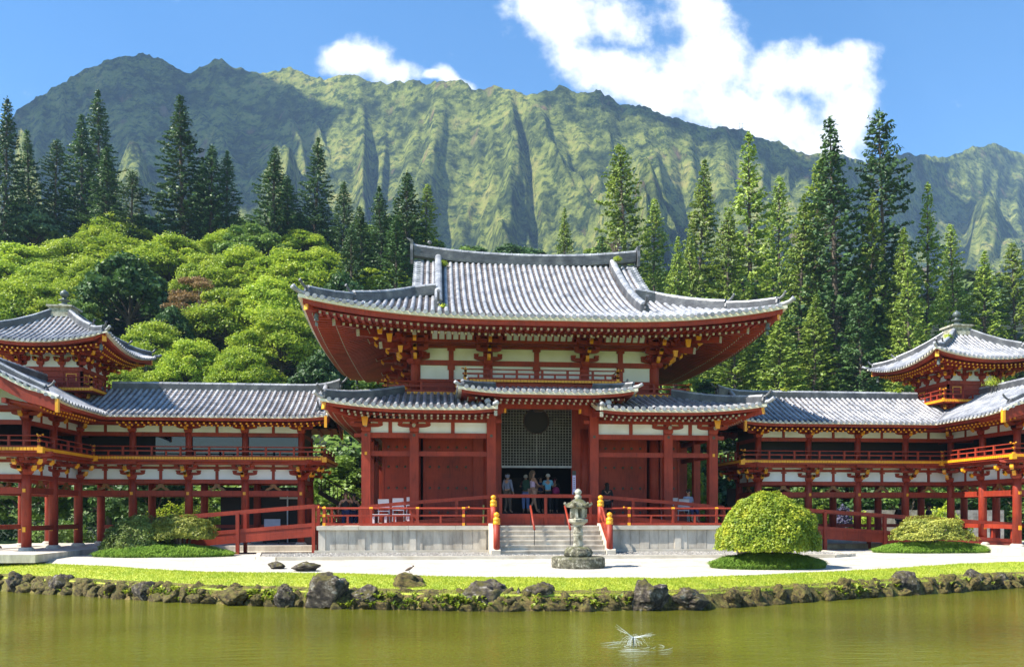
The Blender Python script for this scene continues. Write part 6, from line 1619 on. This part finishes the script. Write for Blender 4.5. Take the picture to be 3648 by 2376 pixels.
def person(label, loc, rz, H=1.7, top=None, legs=None, hair=None, sleeves='short', armL=None, armR=None, sit=False, skinm=None, bare=False, hood=False, extra=None, stride=.06, bag=None, longhair=False):
    """local frame: facing -Y, feet at z=0; arms given as (elbow, wrist)"""
    t = thing('person', label, 'person', (0,0,0)); sk = skinm or SKIN
    armL = armL or ((.24,.02,1.14),(.25,-.06,.90)); armR = armR or ((-.24,.02,1.14),(-.25,-.06,.90))
    if sit:
        dz = -.46; hipz = .52; J = {'pel':(0,.1,.56),'hl':(.1,.05,.52),'kl':(.12,-.36,.50),'al':(.12,-.34,.09),'tl':(.12,-.5,.03),'hr':(-.1,.05,.52),'kr':(-.12,-.36,.50),'ar':(-.12,-.34,.09),'tr':(-.12,-.5,.03)}; off = -.38; bk = .1
    else:
        J = {'pel':(0,0,.94),'hl':(.09,0,.90),'kl':(.10,-.02-stride*.6,.50),'al':(.10,stride,.09),'tl':(.11,stride-.15,.03),'hr':(-.09,0,.90),'kr':(-.10,-.03,.50),'ar':(-.10,-stride,.09),'tr':(-.11,-stride-.15,.03)}; off = 0; bk = 0
    up = lambda p: (p[0], p[1]+bk, p[2]+off)
    J.update({'wa':up((0,0,1.10)),'ch':up((0,.01,1.30)),'nk':up((0,0,1.455)),'ch2':up((0,-.005,1.53)),'hd':up((0,-.015,1.63)),'tp':up((0,0,1.68)),'ns':up((0,-.115,1.605)),
      'sl':up((.17,.01,1.39)),'sr':up((-.17,.01,1.39)),'el':up(armL[0]),'wl':up(armL[1]),'er':up(armR[0]),'wr':up(armR[1])})
    k = list(J); ix = {n: i for i, n in enumerate(k)}; V = [V3(J[n]) for n in k]
    E_ = [('pel','wa'),('wa','ch'),('ch','nk'),('nk','ch2'),('ch2','hd'),('hd','tp'),('hd','ns'),('ch','sl'),('sl','el'),('el','wl'),('ch','sr'),('sr','er'),('er','wr'),('pel','hl'),('hl','kl'),('kl','al'),('al','tl'),('pel','hr'),('hr','kr'),('kr','ar'),('ar','tr')]
    rad = {'pel':(.14,.105),'wa':(.115,.09),'ch':(.14,.10),'nk':.05,'ch2':.06,'hd':(.082,.098),'tp':.06,'ns':.014,'sl':.06,'sr':.06,'el':.038,'er':.038,'wl':.025,'wr':.025,'hl':.095,'hr':.095,'kl':.058,'kr':.058,'al':.036,'ar':.036,'tl':.03,'tr':.03}
    R_ = [rad[n] for n in k]; edges = [(ix[a], ix[b]) for a, b in E_]
    for side in ('l', 'r'):       # hands: palm, four fingers and a thumb
        w = V3(J['w'+side]); e = V3(J['e'+side]); d = (w-e).normalized(); sx = 1 if side == 'l' else -1
        lat = V3((0,1,0)).cross(d); lat = (d.cross(lat)).normalized() if lat.length > .1 else V3((0,1,0))
        pm = w+d*.06; V.append(pm); R_.append((.02,.03)); pi_ = len(V)-1; edges.append((ix['w'+side], pi_))
        for f, (o_, L) in enumerate(((-.03,.070),(-.011,.080),(.009,.075),(.028,.060))):
            a_ = pm+d*.03+lat*o_; b_ = a_+d*L*.5+V3((-sx*.006,0,0)); c_ = b_+d*L*.4+V3((-sx*.018,0,0)); n0 = len(V); V += [a_, b_, c_]; R_ += [.009,.0085,.007]; edges += [(pi_, n0), (n0, n0+1), (n0+1, n0+2)]
        a_ = w+d*.03-lat*.04; b_ = a_+d*.04-lat*.012; n0 = len(V); V += [a_, b_]; R_ += [.011,.009]; edges += [(pi_, n0), (n0, n0+1)]
    skin_obj('body', V, edges, R_, sk, t, ix['pel'])
    # clothing
    def piece(name, seq, edges_, rr, m_): return skin_obj(name, [V3(p) for p in seq], edges_, rr, m_, t, 0)
    g = lambda n: V3(J[n])
    if top:
        f = {'short': .55, 'long': 1.0, 'none': 0}[sleeves]; sq = [g('pel')+V3((0,0,.03)), g('wa'), g('ch'), g('nk')+V3((0,0,-.03))]; rr = [(.155,.12),(.135,.108),(.16,.118),.075]; ed = [(0,1),(1,2),(2,3)]
        if f > 0:
            for s_ in ('l','r'):
                n0 = len(sq); sq += [g('s'+s_), g('s'+s_).lerp(g('e'+s_), .95 if f == 1 else f+.2)]; rr += [.075,.055]; ed += [(2,n0),(n0,n0+1)]
                if f == 1: sq.append(g('e'+s_).lerp(g('w'+s_), .95)); rr.append(.042); ed.append((n0+1,n0+2))
        piece('shirt', sq, ed, rr, top)
    if legs:
        m_, ln = legs; sq = [g('pel')]; rr = [(.15,.12)]; ed = []
        for s_ in ('l','r'):
            n0 = len(sq); sq += [g('h'+s_), g('h'+s_).lerp(g('k'+s_), min(1, ln))]; rr += [.108,.078]; ed += [(0,n0),(n0,n0+1)]
            if ln > 1: sq.append(g('k'+s_).lerp(g('a'+s_), min(1, ln-1))); rr.append(.058); ed.append((n0+1,n0+2))
        piece('trousers', sq, ed, rr, m_)
    h = g('hd'); mb = MB()
    if hair is not None:
        mb.lathe([(.02,-.02),(.085,.0),(.098,.05),(.088,.10),(.05,.135),(.005,.145)], (h.x, h.y+.022, h.z-.03), 14, 1, 1.1)
        if longhair: mb.tube([h+V3((0,.06,.05)), h+V3((0,.10,-.05)), h+V3((0,.115,-.2)), h+V3((0,.11,-.33))], [.07,.085,.08,.03], 10)
        hh = mb.build('hair', hair); hh.parent = t; hh.location = (0,0,0); hh.data.polygons.foreach_set('use_smooth', [True]*len(hh.data.polygons))
    if hood: piece('hood', [h+V3((0,.03,-.14)), h+V3((0,.035,0)), h+V3((0,.03,.07))], [(0,1),(1,2)], [.10,.118,.085], top)
    mb = MB(); 
    for s_ in (-1,1): mb.ball((h.x+s_*.033, h.y-.088, h.z+.012), .011, 6)
    ey = mb.build('eyes', 'metal_black'); ey.parent = t; ey.location = (0,0,0)
    mb = MB(); mb.box(h.x-.024,h.x+.024,h.y-.098,h.y-.085,h.z-.052,h.z-.044); mo = mb.build('mouth', cm('lips', (.3,.1,.08))); mo.parent = t; mo.location = (0,0,0)
    mb = MB()
    for s_ in (-1,1): mb.ball((h.x+s_*.088, h.y+.005, h.z), .02, 6, 1.4)
    er = mb.build('ears', sk); er.parent = t; er.location = (0,0,0)
    s = H/1.72; t.scale = (s,s,s); t.location = loc; t.rotation_euler = (0,0,rz); return t
fl = 1.6
blk = cm('black_cloth', (.015,.014,.016)); wht = cm('white_hair', (.6,.58,.55)); blond = cm('dark_blond_hair', (.12,.075,.04)); dk = cm('dark_hair', (.02,.014,.01))
def pu(u, y): a = (u-1824)/FPX; t_ = (y-CAM.y)/(math.cos(YAW)-a*math.sin(YAW)); return CAM.x+t_*(a*math.cos(YAW)+math.sin(YAW))
grey = cm('grey_hoodie', (.22,.24,.34)); jean = cm('light_jeans', (.22,.30,.62)); khaki = cm('khaki', (.12,.085,.06)); lil = cm('lilac_top', (.62,.46,.66)); cyan = cm('cyan_shirt', (.16,.48,.72)); navy = cm('navy', (.03,.04,.12)); plaid = cm('green_backpack', (.05,.11,.07)); mag = cm('magenta_bag', (.34,.02,.12))
person('person in a grey hooded sweatshirt at the left side of the doorway', (pu(1809,1.75), 1.75, fl), PI*.75, 1.62, grey, (khaki, 1.9), dk, 'long', hood=True)
person('white haired person wearing a backpack and light blue jeans', (pu(1873,2.9), 2.9, fl), PI, 1.6, cm('dark_red_shirt', (.12,.03,.03)), (jean, 1.8), wht, 'short', armL=((.24,-.1,1.2),(.16,-.32,1.22)))
b_ = thing('backpack', 'patterned green backpack on the back of the white haired person', 'backpack', (pu(1873,2.9), 2.68, 2.75)); mb = MB(); x = pu(1873,2.9)
mb.lathe([(.12,-.22),(.17,-.18),(.18,0),(.17,.16),(.10,.22),(.01,.24)], (x, 2.70, 2.76), 12, .95, .55); mb.build('pack', plaid, b_, True)
for s_ in (-1,1): mb = MB(); mb.tube([(x+s_*.09,2.78,2.9),(x+s_*.10,2.9,3.02),(x+s_*.10,3.0,2.9)], .018, 6); mb.build('strap', 'metal_black', b_)
person('tall person with long hair in a lilac sleeveless top and tan shorts, knee bent', (pu(1898,1.9), 1.9, fl), PI*.62, 1.74, lil, (cm('tan_shorts', (.45,.27,.2)), .75), blond, 'none', armL=((.22,-.1,1.15),(.10,-.30,1.10)), armR=((-.22,-.1,1.15),(-.10,-.30,1.08)), stride=.14, longhair=True)
person('person in a dark top with white stripes, facing the camera holding something', (pu(1926,3.1), 3.1, fl), 0, 1.55, navy, (blk, 1.8), dk, 'short', armL=((.2,-.1,1.15),(.08,-.28,1.25)), armR=((-.2,-.1,1.15),(-.08,-.28,1.25)))
person('grey haired person in a bright sky blue shirt, back to the camera', (pu(1952,2.4), 2.4, fl), PI*.95, 1.62, cyan, (blk, 1.9), wht, 'short', armR=((-.22,-.12,1.16),(-.2,-.36,1.2)), armL=((.24,-.02,1.16),(.2,-.2,1.05)))
person('person in dark clothes behind the right side, half hidden by the magenta bag', (pu(1976,3.0), 3.0, fl), PI*.9, 1.5, blk, (blk, 1.9), dk, 'long')
bg_ = thing('shoulder_bag', 'magenta shoulder bag hanging beside the sky blue shirt', 'bag', (pu(1980,2.6), 2.6, 2.45)); mb = MB(); x = pu(1980,2.6)
mb.lathe([(.10,-.15),(.16,-.13),(.17,-.02),(.13,.10),(.05,.14)], (x, 2.6, 2.55), 12, 1, .5); mb.build('pouch', mag, bg_, True); mb = MB(); mb.tube([(x-.08,2.6,2.65),(x-.10,2.62,2.85),(x-.02,2.7,3.02)], .014, 6); mb.build('strap', mag, bg_)
person('person with long black hair and black clothes standing by the right doors', (pu(2162,.9), .9, 1.14), PI, 1.66, blk, (blk, 1.9), dk, 'long', longhair=True)
person('person in a pale striped shirt sitting near the right end of the veranda', (pu(2457,.35), .35, 1.22), .3, 1.68, cm('pale_blue_stripes', (.3,.36,.5)), (navy, 1.5), dk, 'short', sit=True)
person('person with pale bare arms raised to the head, standing left of the hall corner', (pu(1232,2.6), 2.6, .78), .2, 1.66, blk, (navy, 1.6), blond, 'none', armL=((.3,-.05,1.28),(.16,-.12,1.52)), armR=((-.26,.05,1.18),(-.30,-.02,.95)), longhair=True)
person('person in a black sleeveless top standing beside the left corner column', (pu(1262,3.2), 3.2, .78), -.4, 1.62, blk, (navy, 1.6), dk, 'none', armR=((-.28,0,1.2),(-.12,-.2,1.38)))
mb = MB(); mb.box(-9.4,-7.0,2.2,4.2,.3,.77); tag(mb.build('rear_landing', 'darkwood'), 'dark wooden landing between the left wing and the hall', 'landing')
person('person standing in shade under the right wing near the stone wall', (17.6, 5.2, .33), 0, 1.7, blk, (blk, 1.9), dk, 'long')
person('person in dark clothes under the right wing, closer to the tower columns', (18.9, 5.0, .33), .6, 1.66, blk, (khaki, 1.9), dk, 'short')

# ================================================================== LIGHT
HAZE = .00021
SHADE_CLOUDS = [(330,470,190,140,71,'wide unseen cloud placed to darken the left peak'),(800,380,115,90,72,'unseen cloud placed east of the wide one to shade the second summit'),(700,640,110,80,75,'unseen cloud placed to shade the lower slope under the left summits'),(2560,425,105,26,73,'long thin unseen cloud placed to shade the right part of the ridge'),(3130,640,62,48,74,'unseen cloud placed to shade the saddle between the two right hand pines'),(3400,760,50,44,76,'small unseen cloud placed to shade the gully left of the far right peak')]
SUN_EL, SUN_AZ = R(49), R(14)      # elevation; degrees towards the viewer from due left
sv = V3((-math.cos(SUN_EL)*math.cos(SUN_AZ), -math.cos(SUN_EL)*math.sin(SUN_AZ), math.sin(SUN_EL)))
sd = bpy.data.lights.new('sun', 'SUN'); sd.energy = 5; sd.angle = R(.5); sd.color = (1, .95, .86)
so = bpy.data.objects.new('sun', sd); COL.objects.link(so); so.rotation_euler = sv.to_track_quat('Z', 'Y').to_euler(); so.location = (0,0,60)
wd = bpy.data.worlds.new('World'); scene.world = wd; wd.use_nodes = True; nt = wd.node_tree
bg = nt.nodes['Background']; sky = nt.nodes.new('ShaderNodeTexSky'); sky.sky_type = 'NISHITA'; sky.sun_disc = False
sky.sun_elevation = SUN_EL; sky.sun_rotation = math.atan2(sv.x, sv.y); sky.air_density = 1; sky.dust_density = .3; sky.ozone_density = 1.5
bg.inputs[1].default_value = .062
# clouds, laid out by direction on the sky
CL = [(838,150,95,48,0),(900,172,75,36,0),(790,128,50,32,0),(1060,190,46,20,.35),(1015,182,30,12,0),(1310,50,110,90,0),(1400,150,140,56,0),(1290,30,80,60,0),(1430,40,100,60,0),(1610,40,85,90,0),(1650,140,120,90,0),(1540,215,150,60,.2),
      (1680,250,190,75,.25),(1840,290,160,80,.3),(1810,170,120,60,-.1),(1930,170,120,78,0),(1960,250,90,90,0),(1900,340,110,50,.3),(1990,140,60,50,0)]
def mth(op, a, b=None, c=None, clamp=False):
    n = nt.nodes.new('ShaderNodeMath'); n.operation = op; n.use_clamp = clamp
    for i, x in enumerate((a, b, c)):
        if x is None: continue
        if isinstance(x, (int, float)): n.inputs[i].default_value = x
        else: nt.links.new(x, n.inputs[i])
    return n.outputs[0]
tc = nt.nodes.new('ShaderNodeTexCoord'); sp = nt.nodes.new('ShaderNodeSeparateXYZ'); nt.links.new(tc.outputs['Generated'], sp.inputs[0])
yy = mth('MAXIMUM', sp.outputs[1], .02); gx = mth('DIVIDE', sp.outputs[0], yy); gz = mth('DIVIDE', sp.outputs[2], yy)
cb = nt.nodes.new('ShaderNodeCombineXYZ'); nt.links.new(gx, cb.inputs[0]); nt.links.new(gz, cb.inputs[1])
wn = nt.nodes.new('ShaderNodeTexNoise'); wn.inputs['Scale'].default_value = 9; wn.inputs['Detail'].default_value = 4; nt.links.new(cb.outputs[0], wn.inputs['Vector'])
vw = nt.nodes.new('ShaderNodeVectorMath'); vw.operation = 'MULTIPLY_ADD'; nt.links.new(wn.outputs['Color'], vw.inputs[0]); vw.inputs[1].default_value = (.055,.055,0); 
vo = nt.nodes.new('ShaderNodeVectorMath'); vo.operation = 'ADD'; nt.links.new(cb.outputs[0], vo.inputs[0]); vo.inputs[1].default_value = (-.0275,-.0275,0); nt.links.new(vo.outputs[0], vw.inputs[2])
acc = None
for (u, v, rx, ry, rot) in CL:
    a = (u-1190)/1903.5; c_, s_ = math.cos(YAW), math.sin(YAW); den = c_-a*s_; px = (a*c_+s_)/den; pz = (1190.5-v)/1903.5/den
    mp = nt.nodes.new('ShaderNodeMapping'); mp.vector_type = 'TEXTURE'; mp.inputs['Location'].default_value = (px, pz, 0); mp.inputs['Rotation'].default_value = (0, 0, -rot); mp.inputs['Scale'].default_value = (rx/1903.5, ry/1903.5, 1)
    nt.links.new(vw.outputs[0], mp.inputs[0]); ln = nt.nodes.new('ShaderNodeVectorMath'); ln.operation = 'LENGTH'; nt.links.new(mp.outputs[0], ln.inputs[0])
    f = mth('SUBTRACT', 1.25, ln.outputs['Value']); f = mth('MAXIMUM', f, -.6); acc = f if acc is None else mth('SMOOTH_MAX', acc, f, .25)
fn = nt.nodes.new('ShaderNodeTexNoise'); fn.inputs['Scale'].default_value = 14; fn.inputs['Detail'].default_value = 9; fn.inputs['Roughness'].default_value = .62; nt.links.new(cb.outputs[0], fn.inputs['Vector'])
q = mth('ADD', acc, mth('MULTIPLY_ADD', fn.outputs[0], 2.6, -1.3))
mask = nt.nodes.new('ShaderNodeMapRange'); mask.interpolation_type = 'SMOOTHSTEP'; mask.inputs[1].default_value = -.02; mask.inputs[2].default_value = .85; nt.links.new(q, mask.inputs[0])
up_ = mth('GREATER_THAN', sp.outputs[1], .05); mk = mth('MULTIPLY', mask.outputs[0], up_)
cr_ = nt.nodes.new('ShaderNodeMapRange'); cr_.inputs[1].default_value = .3; cr_.inputs[2].default_value = .8; cr_.inputs[3].default_value = 8.0; cr_.inputs[4].default_value = 11.0; nt.links.new(fn.outputs[0], cr_.inputs[0])
cc = nt.nodes.new('ShaderNodeCombineXYZ')
for i in range(3): nt.links.new(mth('MULTIPLY', cr_.outputs[0], (.97, 1.0, 1.03)[i]), cc.inputs[i])
gm = nt.nodes.new('ShaderNodeHueSaturation'); gm.inputs['Saturation'].default_value = 1.32; gm.inputs['Value'].default_value = 1.62; nt.links.new(sky.outputs[0], gm.inputs['Color'])
mx = nt.nodes.new('ShaderNodeMix'); mx.data_type = 'RGBA'; nt.links.new(mk, mx.inputs[0]); nt.links.new(gm.outputs[0], mx.inputs[6]); nt.links.new(cc.outputs[0], mx.inputs[7])
nt.links.new(mx.outputs[2], bg.inputs[0])
# haze box
hz, hn, hb = nodes('air_haze'); hn.nodes.remove(hb); pv = hn.nodes.new('ShaderNodeVolumePrincipled'); pv.inputs['Color'].default_value = (.42,.66,1,1); pv.inputs['Density'].default_value = HAZE; pv.inputs['Anisotropy'].default_value = 0
hn.links.new(pv.outputs[0], hn.nodes['Material Output'].inputs['Volume'])
mb = MB(); mb.box(-1700, 2300, -420, 2500, -2.3, 640); tag(mb.build('haze', hz), kind='stuff')
# unseen cloud meshes placed above, outside the picture, to shade parts of the mountains
def shade_cloud_at(label, target, up, rx, ry, seed):
    k = (up-target[2])/sv.z; c = V3(target)+sv*k; me = rock_mesh(seed, 5, .55); me.materials.append(M['cloud']); o = bpy.data.objects.new('cloud', me); COL.objects.link(o)
    o.location = c; o.scale = (rx, ry, 45); tag(o, label, 'cloud'); return o
M['cloud'] = mat('cloud_white', (.85,.86,.88), None, 1, 1, 0)
def mtn(u, v):
    for j in range(400):
        d, z = mheight(u, j/400)
        if 1825-FPX*(z-1.62)/d <= v: break
    p = at(u, 1825, d); return (p.x, p.y, z)
for (u, t, rx, ry, sd_, lab) in SHADE_CLOUDS: shade_cloud_at(lab, mtn(u, t), 1150, rx, ry, sd_)
vs = scene.view_settings; vs.view_transform = 'Standard'; vs.look = 'None'; vs.exposure = 1.3; vs.gamma = 1
scene.render.engine = 'CYCLES'
